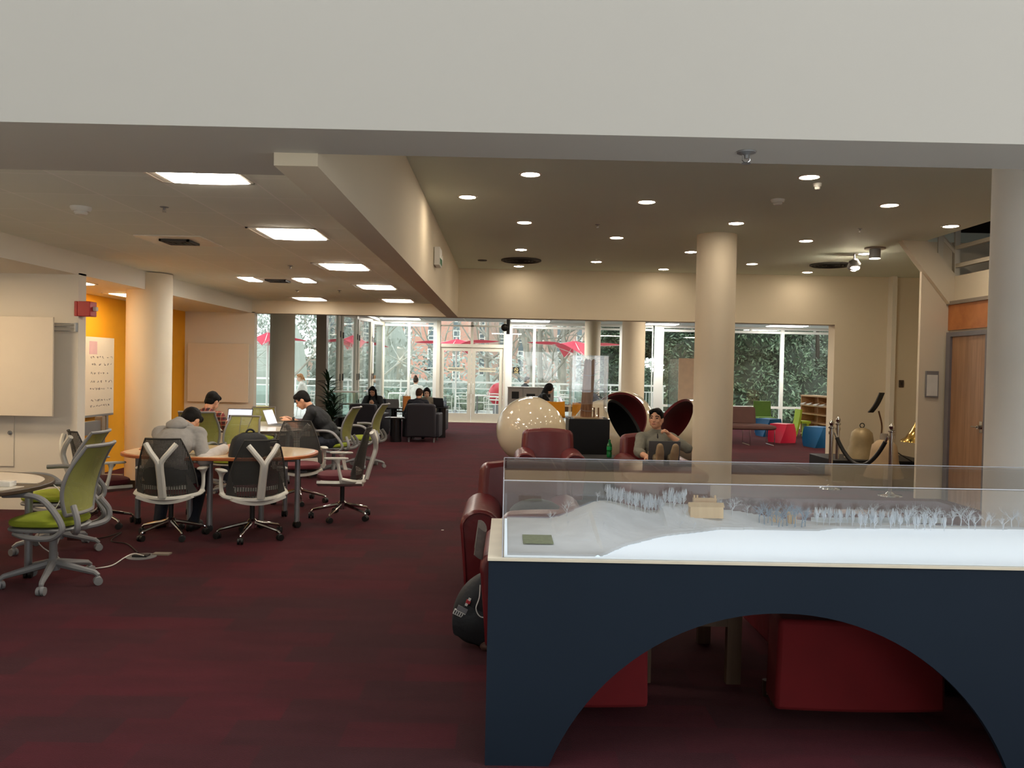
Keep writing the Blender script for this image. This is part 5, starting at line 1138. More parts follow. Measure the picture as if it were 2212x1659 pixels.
# ------------------------------------------------------------------ people
M_skin = mat('skin', (206, 154, 124), 0.55, noise=0.05, nscale=8.0); M_skin2 = mat('skin_pale', (226, 184, 158), 0.55, noise=0.05, nscale=8.0)
M_hairb = mat('black_hair', (14, 11, 10), 0.75, spec=0.2, noise=0.3, nscale=30, bump=0.4, bscale=60); M_hairbr = mat('brown_hair', (58, 38, 26), 0.7, spec=0.2, noise=0.25, nscale=30, bump=0.4, bscale=60); M_hairbl = mat('ginger_blond_hair', (176, 116, 62), 0.5, noise=0.2, nscale=30, bump=0.4, bscale=60); M_hairg = mat('grey_hair', (120, 116, 112), 0.5, noise=0.2, nscale=30)
M_eyew = mat('eye_dark', (40, 30, 26), 0.2); M_lip = mat('lip', (168, 98, 88), 0.5)
def prim_mesh(prims, inf, labels):
    mb = MB()
    for lb, kind, d in prims:
        if labels is not None and lb not in labels: continue
        if kind == 'c': mb.cap(d[0], d[1], d[2] + inf, d[3] + inf, 14)
        else: mb.ell(d[0], tuple(q + inf for q in d[1]), None, 18, 12, d[2])
    return mb
def fused(prims, inf, labels, voxel, name, m, parent, smooth=4, wrinkle=0.0):
    mb = prim_mesh(prims, inf, labels); me = bpy.data.meshes.new('tmp'); me.from_pydata(mb.v, [], mb.f); o = bpy.data.objects.new('tmp', me); C.objects.link(o)
    r = o.modifiers.new('r', 'REMESH'); r.mode = 'VOXEL'; r.voxel_size = voxel; r.use_smooth_shade = True
    s = o.modifiers.new('s', 'SMOOTH'); s.factor = 0.5; s.iterations = smooth
    if wrinkle:
        tx = bpy.data.textures.new('wrinkle', 'CLOUDS'); tx.noise_scale = 0.06; dsp = o.modifiers.new('d', 'DISPLACE'); dsp.texture = tx; dsp.strength = wrinkle; dsp.mid_level = 0.5
    dg = bpy.context.evaluated_depsgraph_get(); k = bpy.data.meshes.new_from_object(o.evaluated_get(dg)); bpy.data.objects.remove(o); bpy.data.meshes.remove(me)
    k.polygons.foreach_set('use_smooth', [True]*len(k.polygons)); k.materials.clear(); k.materials.append(m); k.name = name
    b = bpy.data.objects.new(name, k); C.objects.link(b); b.parent = parent; return b
def ik(a, t, l1, l2, hint):
    a, t, hint = Vector(a), Vector(t), Vector(hint); d = t - a; L = min(d.length, (l1 + l2)*0.999); d = d.normalized(); t2 = a + d*L
    c = (l1*l1 + L*L - l2*l2)/(2*l1*L); c = max(-1, min(1, c)); h = hint - d*hint.dot(d); h = h.normalized() if h.length > 1e-6 else d.orthogonal()
    return a + d*(l1*c) + h*(l1*math.sqrt(1 - c*c)), t2
def person(label, loc, rz, zh=0.50, lean=10, hp=10, hy=0, hands=None, hints=None, feet=None, toes=None, top=None, bottom=None, skin=None, hair=None, hstyle='short', sleeve='long', shoe=None, s=1.0, vox=0.010, face=False, curl=0.5, hnorm=None, hdir=None, topname='shirt', cuff=None, hood=None, khint=(0, 0.4, 1), arch=0.0, roll=0.0):
    skin = skin or M_skin; t = thing('person', label, 'person', loc, rz); t.scale = (s, s, s)
    pr = []; add = lambda l, k, *d: pr.append((l, k, d))
    La = R(lean); sd = Vector((0, math.sin(La), math.cos(La))); H = Vector((0, 0, zh)); La2 = R(lean + arch); sd2 = Vector((math.sin(R(roll))*0.5, math.sin(La2), math.cos(La2))).normalized()
    W = H + sd*0.20; N = W + sd2*0.31
    Rs = Matrix.Rotation(-La2, 3, 'X'); Rp = Matrix.Rotation(-La, 3, 'X')
    add('pelvis', 'e', H + Vector((0, 0, 0.0)), (0.165, 0.125, 0.115), Rp); add('torso', 'e', H + sd*0.14, (0.15, 0.115, 0.14), Rp); add('torso', 'e', W + sd2*0.13, (0.165, 0.115, 0.19), Rs)
    up2 = sd2; fw2 = Vector((0, math.cos(La2), -math.sin(La2)))
    S_ = [N + Vector((sx*0.175, 0, 0)) - up2*0.045 for sx in (-1, 1)]
    add('torso', 'c', S_[0], S_[1], 0.062, 0.062); add('torso', 'c', N - up2*0.03 + Vector((-0.09, 0, 0)), N + up2*0.03, 0.05, 0.05); add('torso', 'c', N - up2*0.03 + Vector((0.09, 0, 0)), N + up2*0.03, 0.05, 0.05)
    Ph, Yh = R(lean + arch)*0.25 + R(hp), R(hy)
    Rh = Matrix.Rotation(Yh, 3, 'Z') @ Matrix.Rotation(-Ph, 3, 'X'); hu = Rh @ Vector((0, 0, 1)); hf = Rh @ Vector((0, 1, 0)); hx = Rh @ Vector((1, 0, 0))
    Nk = N + (up2*0.6 + hu*0.4).normalized()*0.07; Hc = Nk + hu*0.115 + hf*0.035
    add('neck', 'c', N - up2*0.03, Nk + hu*0.03, 0.056, 0.052)
    q = lambda x, y, z: Hc + hx*x + hf*y + hu*z
    add('head', 'e', q(0, -0.012, 0.022), (0.075, 0.095, 0.098), Rh); add('head', 'e', q(0, 0.022, -0.045), (0.060, 0.068, 0.072), Rh); add('head', 'e', q(0, 0.055, -0.088), (0.032, 0.030, 0.026), Rh); add('head', 'c', q(-0.045, 0.0, -0.06), q(0, 0.055, -0.09), 0.028, 0.024); add('head', 'c', q(0.045, 0.0, -0.06), q(0, 0.055, -0.09), 0.028, 0.024)
    add('head', 'c', q(0, 0.080, 0.010), q(0, 0.098, -0.030), 0.010, 0.015); add('head', 'c', q(-0.035, 0.068, 0.022), q(0.035, 0.068, 0.022), 0.017, 0.017)
    for sx in (-1, 1): add('head', 'e', q(sx*0.078, -0.012, -0.012), (0.012, 0.022, 0.034), Rh); add('head', 'e', q(sx*0.035, 0.062, -0.03), (0.024, 0.022, 0.026), Rh)
    add('head', 'e', q(0, 0.083, -0.062), (0.022, 0.012, 0.012), Rh)
    hands = hands or ((-0.2, 0.35, zh + 0.12), (0.2, 0.35, zh + 0.12)); hints = hints or ((-0.6, -0.3, -1), (0.6, -0.3, -1))
    elbows = []; wr = []
    for i, sx in enumerate((-1, 1)):
        E, Wt = ik(S_[i], hands[i], 0.285, 0.255, hints[i]); elbows.append(E); wr.append(Wt)
        add('uarm', 'c', S_[i], E, 0.056, 0.045); add('cuffarm', 'c', E, E.lerp(Wt, 0.38), 0.044, 0.041); add('farm', 'c', E, Wt, 0.043, 0.029)
        d = Vector(hdir[i]).normalized() if hdir and hdir[i] else (Wt - E).normalized(); n = Vector(hnorm[i]) if hnorm and hnorm[i] else Vector((0, 0, -1)); n = (n - d*n.dot(d)).normalized(); x = d.cross(n); Rm = Matrix((x, d, n)).transposed()
        add('hand', 'e', Wt + d*0.045, (0.040, 0.052, 0.018), Rm)
        c = curl[i] if isinstance(curl, (tuple, list)) else curl
        for k in range(4):
            b = Wt + d*0.082 + x*(0.030 - 0.020*k); l = (0.066, 0.074, 0.070, 0.055)[k]; d1 = (d*math.cos(c) + n*math.sin(c)); d2 = (d*math.cos(2.1*c) + n*math.sin(2.1*c)); d3 = (d*math.cos(2.9*c) + n*math.sin(2.9*c)); p1 = b + d1*l*0.45; p2 = p1 + d2*l*0.32
            add('hand', 'c', b - d*0.015, p1, 0.0095, 0.0092); add('hand', 'c', p1, p2, 0.0092, 0.0085); add('hand', 'c', p2, p2 + d3*l*0.24, 0.0085, 0.0075)
        th = x*(-1 if sx > 0 else 1)*1.0; b = Wt + d*0.022 + th*0.028; p1 = b + (d*0.7 + th*0.55 + n*0.4).normalized()*0.042
        add('hand', 'c', b, p1, 0.0125, 0.0105); add('hand', 'c', p1, p1 + (d*0.9 + th*0.1 + n*0.5*(0.3 + c)).normalized()*0.034, 0.0105, 0.0085)
    feet = feet or ((-0.12, 0.42, 0.08), (0.12, 0.42, 0.08)); toes = toes or ((0, 1, 0), (0, 1, 0))
    for i, sx in enumerate((-1, 1)):
        hj = H + Vector((sx*0.095, 0.01, -0.01)); K, An = ik(hj, feet[i], 0.43, 0.42, khint)
        add('thigh', 'c', hj, K, 0.085, 0.058); add('shin', 'c', K, An, 0.056, 0.040)
        td = Vector(toes[i]).normalized(); dn = (An - K).normalized(); sole = (dn - td*dn.dot(td)).normalized() if abs(dn.dot(td)) < 0.98 else Vector((0, 0, -1))
        fl = 'foot%d' % i; add(fl, 'c', An + sole*0.035 - td*0.045, An + sole*0.040 + td*0.10, 0.038, 0.040); add(fl, 'c', An + sole*0.045 + td*0.10, An + sole*0.048 + td*0.165, 0.040, 0.030); add(fl, 'c', An, An + sole*0.03, 0.038, 0.040)
    fused(pr, 0.0, None, vox, 'body', skin, t, 3)
    tl = {'torso', 'uarm'} | ({'farm', 'cuffarm'} if sleeve == 'long' else {'cuffarm'} if sleeve == 'rolled' else set())
    if sleeve == 'short':
        pr2 = [(l, k, (d[0], Vector(d[0]).lerp(Vector(d[1]), 0.72), d[2], d[3])) if l == 'uarm' else (l, k, d) for l, k, d in pr]
    else: pr2 = [(l, k, (d[0], Vector(d[0]).lerp(Vector(d[1]), 0.93), d[2], d[3])) if l == 'farm' else (l, k, d) for l, k, d in pr]
    fused([p for p in pr2 if p[0] in tl] + [('torso', 'e', (H + sd*0.05, (0.172, 0.132, 0.09), Rp))], 0.014, None, vox, topname, top, t, 5, 0.012)
    if cuff:
        for p in [p for p in pr2 if p[0] == 'farm']: fused([p], 0.021, None, vox, 'sleeve', cuff, t, 4, 0.010)
    if bottom: fused(pr, 0.013, {'pelvis', 'thigh', 'shin'}, vox, 'trousers', bottom, t, 5, 0.010)
    if shoe:
        for i in (0, 1): fused(pr, 0.006, {'foot%d' % i}, vox, 'shoe', shoe, t, 3)
    hr = []
    ha = lambda k, *d: hr.append(('h', k, d))
    if hair:
        ha('e', q(0, -0.024, 0.034), (0.084, 0.096, 0.100), Rh); ha('e', q(0, -0.060, -0.018), (0.068, 0.050, 0.066), Rh); ha('e', q(0, 0.032, 0.094), (0.060, 0.052, 0.030), Rh)
        for sx in (-1, 1): ha('e', q(sx*0.068, -0.015, 0.035), (0.018, 0.050, 0.048), Rh); ha('e', q(sx*0.045, 0.045, 0.078), (0.032, 0.036, 0.030), Rh)
        if hstyle == 'bob':
            for sx in (-1, 1): ha('c', q(sx*0.075, -0.01, 0.03), q(sx*0.078, 0.0, -0.085), 0.032, 0.022)
            ha('c', q(0, -0.075, 0.0), q(0, -0.075, -0.08), 0.060, 0.045)
        if hstyle == 'long':
            for sx in (-1, 1): ha('c', q(sx*0.075, -0.01, 0.03), q(sx*0.095, 0.02, -0.24), 0.034, 0.028)
            ha('c', q(0, -0.075, 0.0), q(0, -0.085, -0.22), 0.062, 0.06)
        if hstyle == 'pony': ha('c', q(0, -0.10, 0.0), q(0, -0.135, -0.10), 0.035, 0.022)
        if hstyle == 'bun': ha('e', q(0, -0.06, 0.135), (0.042, 0.042, 0.04), Rh)
        fused(hr, 0.0, None, min(vox, 0.008), 'hair', hair, t, 3, 0.010)
    if hood == 'up':
        fused([('h', 'e', (q(0, -0.035, 0.025), (0.106, 0.115, 0.125), Rh)), ('h', 'c', (q(0, -0.06, -0.06), N - up2*0.02, 0.085, 0.085))], 0.0, None, vox, 'hood', top, t, 4, 0.01)
    if hood == 'down':
        fused([('h', 'c', (N + Vector((-0.085, 0.0, 0)) + up2*0.035 - fw2*0.01, N - fw2*0.105 + up2*0.0, 0.034, 0.050)), ('h', 'c', (N + Vector((0.085, 0.0, 0)) + up2*0.035 - fw2*0.01, N - fw2*0.105 + up2*0.0, 0.034, 0.050)), ('h', 'e', (N - fw2*0.115 - up2*0.05, (0.10, 0.045, 0.07), Rs))], 0.0, None, vox, 'hood', top, t, 4, 0.012)
    if face:
        for sx in (-1, 1):
            MB().ell(q(sx*0.033, 0.0785, 0.004), (0.013, 0.008, 0.0065), None, 10, 7, Rh).build('eye', M_eyew, t)
            MB().tube([q(sx*0.016, 0.087, 0.026), q(sx*0.035, 0.087, 0.031), q(sx*0.054, 0.073, 0.024)], 0.0045, 6).build('eyebrow', hair or M_hairb, t)
        MB().ell(q(0, 0.0925, -0.062), (0.024, 0.006, 0.006), None, 12, 7, Rh).build('mouth', M_lip, t)
    t['_head'] = tuple(Hc); t['_wl'] = tuple(wr[0]); t['_wr'] = tuple(wr[1]); t['_neck'] = tuple(N)
    return t
M_hoodie = mat('grey_hoodie_fabric', (150, 148, 146), 0.9, noise=0.06, bump=0.2, bscale=120); M_cuffw = mat('pale_sleeve', (200, 194, 190), 0.9, noise=0.05)
M_jean = mat('dark_denim', (34, 38, 50), 0.85, noise=0.08); M_khaki = mat('khaki_trousers', (120, 106, 84), 0.85); M_shoeb = mat('black_shoe', (24, 22, 22), 0.5); M_sole = mat('tan_shoe_sole', (150, 128, 98), 0.7); M_shoew = mat('pale_shoe', (190, 186, 180), 0.6)
M_plaid = plaid_mat('plaid_shirt', (60, 34, 34), (150, 44, 44), (190, 170, 130), 0.055); M_blk = mat('black_tshirt', (20, 22, 26), 0.85, noise=0.08); M_dkj = mat('charcoal_jacket', (44, 46, 50), 0.8, noise=0.08); M_navyj = mat('navy_jacket', (26, 28, 40), 0.8, noise=0.06)
M_beige = mat('beige_sweater', (150, 142, 128), 0.9, noise=0.06); M_blkh = mat('black_hooded_jacket', (18, 18, 20), 0.85, noise=0.08); M_gshirt = mat('grey_green_shirt', (116, 115, 104), 0.8, noise=0.06, bump=0.15, bscale=90); M_whitet = mat('white_top', (232, 228, 220), 0.8); M_blue = mat('dusk_blue_jacket', (62, 66, 92), 0.8)
def P1():
    return person(label='person in a grey hoodie bent over the oval table, seen from behind', loc=FP(358, 7.72), rz=R(0), zh=0.55, lean=27, arch=30, hp=38, hy=-10, hands=((-0.26, 0.28, 0.745), (0.40, 0.36, 0.745)), hints=((-0.35, -0.5, -1.0), (0.8, -0.5, -1.0)),
                  feet=((-0.16, 0.28, 0.09), (0.16, 0.24, 0.09)), top=M_hoodie, bottom=M_jean, hair=M_hairb, shoe=M_shoeb, s=1.06, vox=0.009, curl=0.7, topname='hooded_sweatshirt', cuff=M_cuffw, hood='down')
P1()
person(label='person in a red plaid shirt with back turned, at the rear table', loc=FP(434, 10.5), rz=R(-6), zh=0.49, lean=10, arch=12, hp=25, hy=-12, hands=((-0.1, 0.42, 0.77), (0.32, 0.42, 0.77)), feet=((-0.14, 0.4, 0.09), (0.14, 0.4, 0.09)), top=M_plaid, bottom=M_jean, hair=M_hairb, shoe=M_shoeb, vox=0.011)
w3 = person(label='man in a black T-shirt leaning over a laptop at the rear table, side view', loc=FP(718, 12.0), rz=R(88), zh=0.51, lean=22, arch=20, hp=24, hands=((-0.16, 0.56, 0.775), (0.16, 0.60, 0.775)), hints=((-0.5, -0.4, -1), (0.5, -0.4, -1)), feet=((-0.12, 0.16, 0.12), (0.12, 0.22, 0.10)),
            top=M_blk, bottom=M_jean, hair=M_hairb, shoe=M_shoeb, sleeve='short', s=1.05, vox=0.009, curl=0.35, face=True, topname='t_shirt')
for i in ('_wr',):
    w = Vector(w3[i]); MB().lathe([(0.036, -0.014), (0.038, 0), (0.036, 0.014)], 16, T(w.x, w.y - 0.02, w.z) @ Matrix.Rotation(R(75), 4, 'X')).build('wristwatch', M_black, w3)
w4 = person(label='person with long dark hair looking down at a phone near the terrace', loc=FP(809, 20.5), rz=R(178), zh=0.46, lean=16, arch=14, hp=22, hands=((-0.05, 0.40, 0.74), (0.05, 0.40, 0.74)), hints=((-1, -0.2, -0.6), (1, -0.2, -0.6)), top=M_dkj, bottom=M_jean, hair=M_hairb, hstyle='long', shoe=M_shoeb, vox=0.011, face=True, curl=0.6, s=0.95, hnorm=((0.6, -0.4, 0.3), (-0.6, -0.4, 0.3)), hdir=((0.3, 0.5, 0.5), (-0.3, 0.5, 0.5)), topname='jacket')
person(label='man with brown hair and dark jacket, back to the camera in a black armchair', loc=FP(902, 18.3), rz=R(4), zh=0.46, lean=20, arch=18, hp=8, hy=-15, hands=((-0.2, 0.5, 0.60), (0.2, 0.5, 0.60)), top=M_navyj, bottom=M_jean, hair=M_hairbr, shoe=M_shoeb, vox=0.012, topname='jacket', s=0.97)
person(label='woman with short dark hair and a beige sweater facing the man in the black armchair', loc=FP(925, 20.2), rz=R(174), zh=0.46, lean=16, arch=14, hp=14, hy=10, hands=((-0.15, 0.40, 0.72), (0.15, 0.40, 0.72)), top=M_beige, bottom=M_jean, skin=M_skin2, hair=M_hairb, hstyle='bob', shoe=M_shoeb, vox=0.012, face=True, topname='sweater', s=0.94)
person(label='person in a black hood bent over the table in the window bay', loc=FP(1158, 21.2), rz=R(-84), zh=0.52, lean=16, arch=12, hp=26, hands=((-0.15, 0.55, 0.77), (0.15, 0.55, 0.77)), top=M_blkh, bottom=M_jean, shoe=M_shoeb, hair=None, hood='up', vox=0.012, topname='hooded_jacket')
person(label='person in a dusky blue jacket sitting behind the wooden post', loc=FP(1294, 21.2), rz=R(70), zh=0.52, lean=14, arch=12, hp=20, hands=((-0.15, 0.5, 0.77), (0.15, 0.5, 0.77)), top=M_blue, bottom=M_jean, hair=M_hairb, shoe=M_shoeb, vox=0.014, topname='jacket')
w9 = person(label='man in a grey shirt with a laptop, hand at his chin, feet propped up', loc=(1.79, 9.62, 0), rz=R(178), zh=0.40, lean=-26, arch=10, hp=-2, hy=-24, hands=((-0.125, 0.02, 0.89), (0.17, 0.32, 0.66)), hints=((-1.1, 0.15, -0.8), (1, -0.2, -0.8)), feet=((-0.055, 0.735, 0.675), (0.095, 0.735, 0.675)), toes=((-0.06, 0.22, 1), (0.06, 0.22, 1)), khint=(0, 0, 1),
            top=M_gshirt, bottom=M_khaki, hair=M_hairb, shoe=M_sole, sleeve='rolled', vox=0.0075, face=True, curl=(1.0, 0.5), hnorm=((0.6, 0.2, -0.5), None), hdir=((0.55, -0.05, 0.55), None), topname='shirt')
n9 = Vector(w9['_neck']); MB().tube([n9 + Vector((0.0, 0.10, 0.02)), n9 + Vector((0.0, 0.118, -0.06)), n9 + Vector((0.0, 0.14, -0.12))], [0.006, 0.012, 0.018], 8).build('lanyard', M_black, w9)
w10 = person(label='woman with ginger hair and a white top sitting outside at the left window', loc=FP(657, 26.0), rz=R(92), zh=0.54, lean=6, arch=6, hp=6, hands=((-0.15, 0.4, 0.77), (0.15, 0.4, 0.77)), top=M_whitet, bottom=M_jean, skin=M_skin2, hair=M_hairbl, hstyle='pony', shoe=M_shoew, vox=0.013, face=True, topname='blouse')
person(label='person in a white shirt with dark hair in a bun, outside beyond the couple', loc=FP(896, 26.6), rz=R(0), zh=0.50, lean=4, arch=4, hp=10, hands=((-0.25, 0.35, 0.77), (0.25, 0.35, 0.77)), top=M_whitet, bottom=M_jean, hair=M_hairbr, hstyle='bun', shoe=M_shoew, vox=0.014, topname='shirt', s=1.0)
person(label='person in pale clothes outside behind the phone user', loc=FP(822, 28.6), rz=R(80), zh=0.52, lean=8, arch=8, hp=14, hands=((-0.15, 0.45, 0.77), (0.15, 0.45, 0.77)), top=mat('pale_blue_shirt', (196, 204, 212), 0.8), bottom=M_khaki, skin=M_skin2, hair=M_hairbl, shoe=M_shoew, vox=0.014, topname='shirt')
person(label='grey haired person outside, head just above the recycling bins', loc=FP(1130, 28.8), rz=R(-70), zh=0.56, lean=4, arch=4, hp=6, top=M_dkj, bottom=M_jean, skin=M_skin2, hair=M_hairg, shoe=M_shoeb, vox=0.014, topname='jacket')
# ------------------------------------------------------------------ boards and fittings on the left walls
M_board = mat('whiteboard', (228, 218, 202), 0.25, noise=0.01)
a = P(0, 683, Y=8.74); b = P(112, 900, Y=8.74)
t = thing('whiteboard', 'large blank whiteboard panel standing off the left wall', 'whiteboard', (b.x, 8.76, 0))
MB().box(-1.9, 0, -0.012, 0.012, b.z, P(112, 685, Y=8.74).z).build('panel', M_board, t, bevel=0.003)
for x in (-0.3, -1.5): MB().box(x - 0.02, x + 0.02, 0.012, 0.165, 1.9, 1.96).box(x - 0.02, x + 0.02, 0.012, 0.165, 1.12, 1.18).build('standoff', M_steel, t)
p = P(140, 706, Y=8.92); t = thing('wall_rail', 'thin metal rail bracket on the wall right of the blank whiteboard', 'rail', p)
for z in (0.035, 0.0, -0.045): MB().box(-0.14, 0.11 + 0.02*(z < 0.03), -0.02, -0.008, z - 0.004, z + 0.004).build('rail', M_steel, t)
MB().box(0.115, 0.13, -0.03, 0.02, -0.05, 0.045).build('end_plate', M_steel, t)
p = P(188, 668, Y=9.0); t = thing('fire_strobe', 'red fire alarm strobe on the end of the left wall', 'fire alarm', (-4.6, 9.0, p.z))
MB().box(0.0, 0.135, -0.085, 0.065, -0.08, 0.08).box(-0.035, 0.0, -0.085, -0.062, -0.08, 0.08).build('housing', mat('alarm_red', (178, 28, 34), 0.4), t, bevel=0.006)
MB().box(0.135, 0.175, -0.03, 0.02, -0.02, 0.025).build('strobe_lens', mat('strobe_clear', (226, 220, 214), 0.15), t, bevel=0.006)
M_mark = mat('marker_ink', (92, 84, 96), 0.7); M_pinkm = mat('faded_marker', (206, 170, 178), 0.7)
a = P(192, 727, X=-5.72); b = P(245, 728, X=-5.72); zt = a.z; zb = P(192, 897, X=-5.72).z; y0, y1 = a.y - 0.25, b.y
t = thing('whiteboard', 'whiteboard covered with faint handwriting in the yellow alcove', 'whiteboard', (-5.72, (y0 + y1)/2, 0)); hl = (y1 - y0)/2
MB().box(-0.012, 0.012, -hl, hl, zb, zt).build('panel', M_board, t)
MB().box(-0.075, 0.012, -hl, hl, zb - 0.03, zb).build('ledge', M_steel, t); MB().box(-0.075, -0.012, -hl + 0.1, -hl + 0.16, zb - 0.3, zt).build('upright', M_steel, t); MB().box(-0.075, -0.012, hl - 0.16, hl - 0.1, zb - 0.3, zt).build('upright', M_steel, t)
rr = random.Random(3); ink = MB()
for row, z in enumerate([zt - 0.28, zt - 0.38, zt - 0.50, zt - 0.62, zt - 0.72, zt - 0.88, zt - 0.96]):
    y = -hl + 0.26 + 0.05*rr.random()
    while y < hl - 0.1:
        w = rr.uniform(0.02, 0.06); q = [(0.0135, y + w*k/5, z + rr.uniform(-0.018, 0.018)) for k in range(6)]; ink.tube(q, 0.0022, 4); y += w + rr.uniform(0.01, 0.05 if row > 4 else 0.10)
ink.build('handwriting', M_mark, t); MB().box(0.0122, 0.0130, -hl + 0.24, -0.02, zt - 0.24, zt - 0.06).build('marker_smudge', M_pinkm, t)
t = thing('board_easel', 'grey easel base below the handwritten whiteboard', 'easel', (-5.60, 11.3, 0)); MB().box(-0.03, 0.03, -0.5, 0.15, 0.62, 0.80).build('tray_panel', M_steel, t); [MB().box(-0.05, 0.05, q, q + 0.09, 0.05, 0.85).build('upright', M_bronze, t) and MB().box(-0.06, 0.3, q - 0.01, q + 0.10, 0.0, 0.05).build('foot', M_bronze, t) for q in (0.15, -0.6)]
a = P(405, 740, Y=14.9); b = P(535, 870, Y=14.9)
t = thing('whiteboard', 'blank pale board on the end wall left of the terrace window', 'whiteboard', ((a.x + b.x)/2, 14.95, (a.z + b.z)/2)); w, hgt = (b.x - a.x)/2, (a.z - b.z)/2
MB().box(-w, w, -0.03, 0.0, -hgt, hgt).build('panel', M_board, t, bevel=0.003); MB().box(-w + 0.1, w - 0.1, 0.0, 0.045, -hgt + 0.1, hgt - 0.1).build('backing', M_steel, t)
p = P(534, 754, Y=14.99); t = thing('wall_notice', 'tiny grey notice on the end wall beside the terrace window', 'sign', p); MB().box(-0.04, 0.035, -0.006, 0.006, -0.03, 0.05).build('plate', mat('grey_notice', (120, 110, 96), 0.6), t); MB().box(-0.04, 0.035, -0.006, 0.006, -0.065, -0.045).build('caption', mat('grey_notice', (120, 110, 96), 0.6), t)

# ------------------------------------------------------------------ laptops, cups, phone, bags
M_alu = mat('laptop_silver', (160, 162, 166), 0.35, 0.5, noise=0.01); M_keys = mat('laptop_keys', (46, 46, 50), 0.5); M_dkgrey = mat('laptop_grey', (96, 98, 100), 0.4, 0.3)
M_scr = emit('screen_glow_blue', (0.42, 0.55, 0.85), 0.75); M_scrd = mat('screen_dark_window', (20, 30, 50), 0.3); M_scrw = emit('screen_glow_pale', (0.75, 0.72, 0.85), 0.7)
def laptop(label, loc, rz, ms, body=None, open_=108, w=0.33, d=0.23, detail=False):
    body = body or M_alu; t = thing('laptop', label, 'laptop', loc, rz); h = d
    MB().box(-w/2, w/2, -d/2, d/2, 0, 0.016).build('base', body, t, bevel=0.004); MB().box(-w/2 + 0.025, w/2 - 0.025, -0.015, d/2 - 0.02, 0.016, 0.0175).build('keyboard', M_keys, t)
    Mx = T(0, d/2, 0.014) @ Matrix.Rotation(R(-(open_ - 90)), 4, 'X')
    lid = MB().box(-w/2, w/2, 0, 0.008, 0, h, Mx).build('lid', body, t, bevel=0.003); MB().box(-w/2 + 0.010, w/2 - 0.010, -0.0015, 0.0, 0.012, h - 0.012, Mx).build('screen', ms, lid)
    if detail: MB().box(-w/2 + 0.02, 0.02, -0.003, -0.0015, 0.02, h*0.62, Mx).build('screen_window', M_scrd, lid); MB().box(0.05, 0.075, -0.003, -0.0015, h*0.5, h*0.58, Mx).box(0.05, 0.075, -0.003, -0.0015, h*0.3, h*0.38, Mx).build('screen_icons', M_scrd, lid)
    return t
laptop('open laptop with a glowing blue screen in front of the person in plaid', (P(508, 905, Y=11.55).x, 11.55, 0.73), R(-4), M_scr, M_keys, 106, 0.36, 0.25, True)
laptop('open laptop seen edge on under the hands of the man in black', (P(606, 905, Y=12.1).x, 12.1, 0.73), R(82), M_scrw, M_alu, 112)
l9 = laptop('grey laptop lid facing the camera on the lap of the seated man', (1.745, 9.16, 0.625), R(180), M_scrw, M_dkgrey, 100, 0.345, 0.235)
laptop('grey laptop on the black table beside the phone user', (P(850, 870, Y=19.5).x, 19.45, 0.66), R(180), M_scrw, M_alu, 104, 0.30, 0.2)
laptop('dark laptop on the black table by the seated couple', (P(953, 880, Y=19.2).x, 19.2, 0.72), R(150), M_scrw, M_keys, 100, 0.28, 0.19)
t = thing('drinking_glass', 'clear cup standing on the rear table beside the man in black', 'cup', (P(650, 905, Y=11.5).x, 11.5, 0.73)); MB().lathe([(0.033, 0), (0.042, 0.12), (0.039, 0.12), (0.031, 0.005)], 20).build('cup', pane_mat('cup_plastic', (0.9, 0.86, 0.84), 0.12, 0.6), t); MB().lathe([(0.0, 0.01), (0.033, 0.01), (0.036, 0.05), (0, 0.05)], 16).build('drink', mat('brown_drink', (110, 70, 52), 0.4), t)
hp_ = Vector(w4['_wl']); wp = w4.matrix_basis @ hp_
t = thing('phone', 'dark phone held in both hands by the person near the terrace', 'phone', (w4.location.x - 0.01, w4.location.y - 0.355*0.95, 0.845*0.95), R(0)); MB().box(-0.04, 0.04, -0.005, 0.005, -0.07, 0.07, Matrix.Rotation(R(-25), 4, 'X')).build('body', M_black, t, bevel=0.004)
p = FP(878, 19.3, 0.60); t = thing('paper_bag', 'orange brown paper bag standing among the seated people', 'bag', p, R(20)); MB().surf(lambda u, v: ((0.09 - 0.01*v)*math.copysign(min(1, abs(math.cos(2*PI*u))*1.4), math.cos(2*PI*u)), 0.06*math.copysign(min(1, abs(math.sin(2*PI*u))*1.4), math.sin(2*PI*u)), 0.34*v), 24, 6, 0.003).build('bag', mat('kraft_paper', (208, 130, 62), 0.8, noise=0.06), t); MB().tube(arc((0, 0.055, 0.33), 0.04, 0, PI, 10), 0.004, 5).build('handle', M_woodd, t)
p = FP(962, 19.2, 0.72); t = thing('water_bottle', 'clear blue tinted bottle beside the seated couple', 'bottle', p + Vector((-0.02, 0.12, 0))); MB().lathe([(0.035, 0), (0.038, 0.02), (0.038, 0.16), (0.02, 0.20), (0.018, 0.22), (0, 0.22)], 18).build('body', pane_mat('bottle_plastic', (0.7, 0.82, 0.9), 0.2, 0.6), t); MB().lathe([(0.02, 0.22), (0.02, 0.245), (0, 0.245)], 14).build('cap', M_white, t)
tag(MB().box(-0.11, 0.11, -0.08, 0.08, 0, 0.006).build('paper_sheet', M_white, loc=FP(856, 17.85, 0.53), rz=0.2), 'white paper sheet on the small black drum table', 'paper')
tag(MB().box(-0.1, 0.1, -0.14, 0.14, 0, 0.004).build('paper_sheet', M_wtop, loc=(-2.95, 8.1, 0.735), rz=-0.3), 'cream paper sheet on the oval table by the hoodie sleeve', 'paper')
tag(MB().tube([(0, 0, 0), (0.14, 0.03, 0)], 0.004, 6).build('pencil', mat('orange_pencil', (214, 120, 60), 0.5), loc=(-2.80, 8.15, 0.742)), 'orange pencil lying on the oval table', 'pencil')
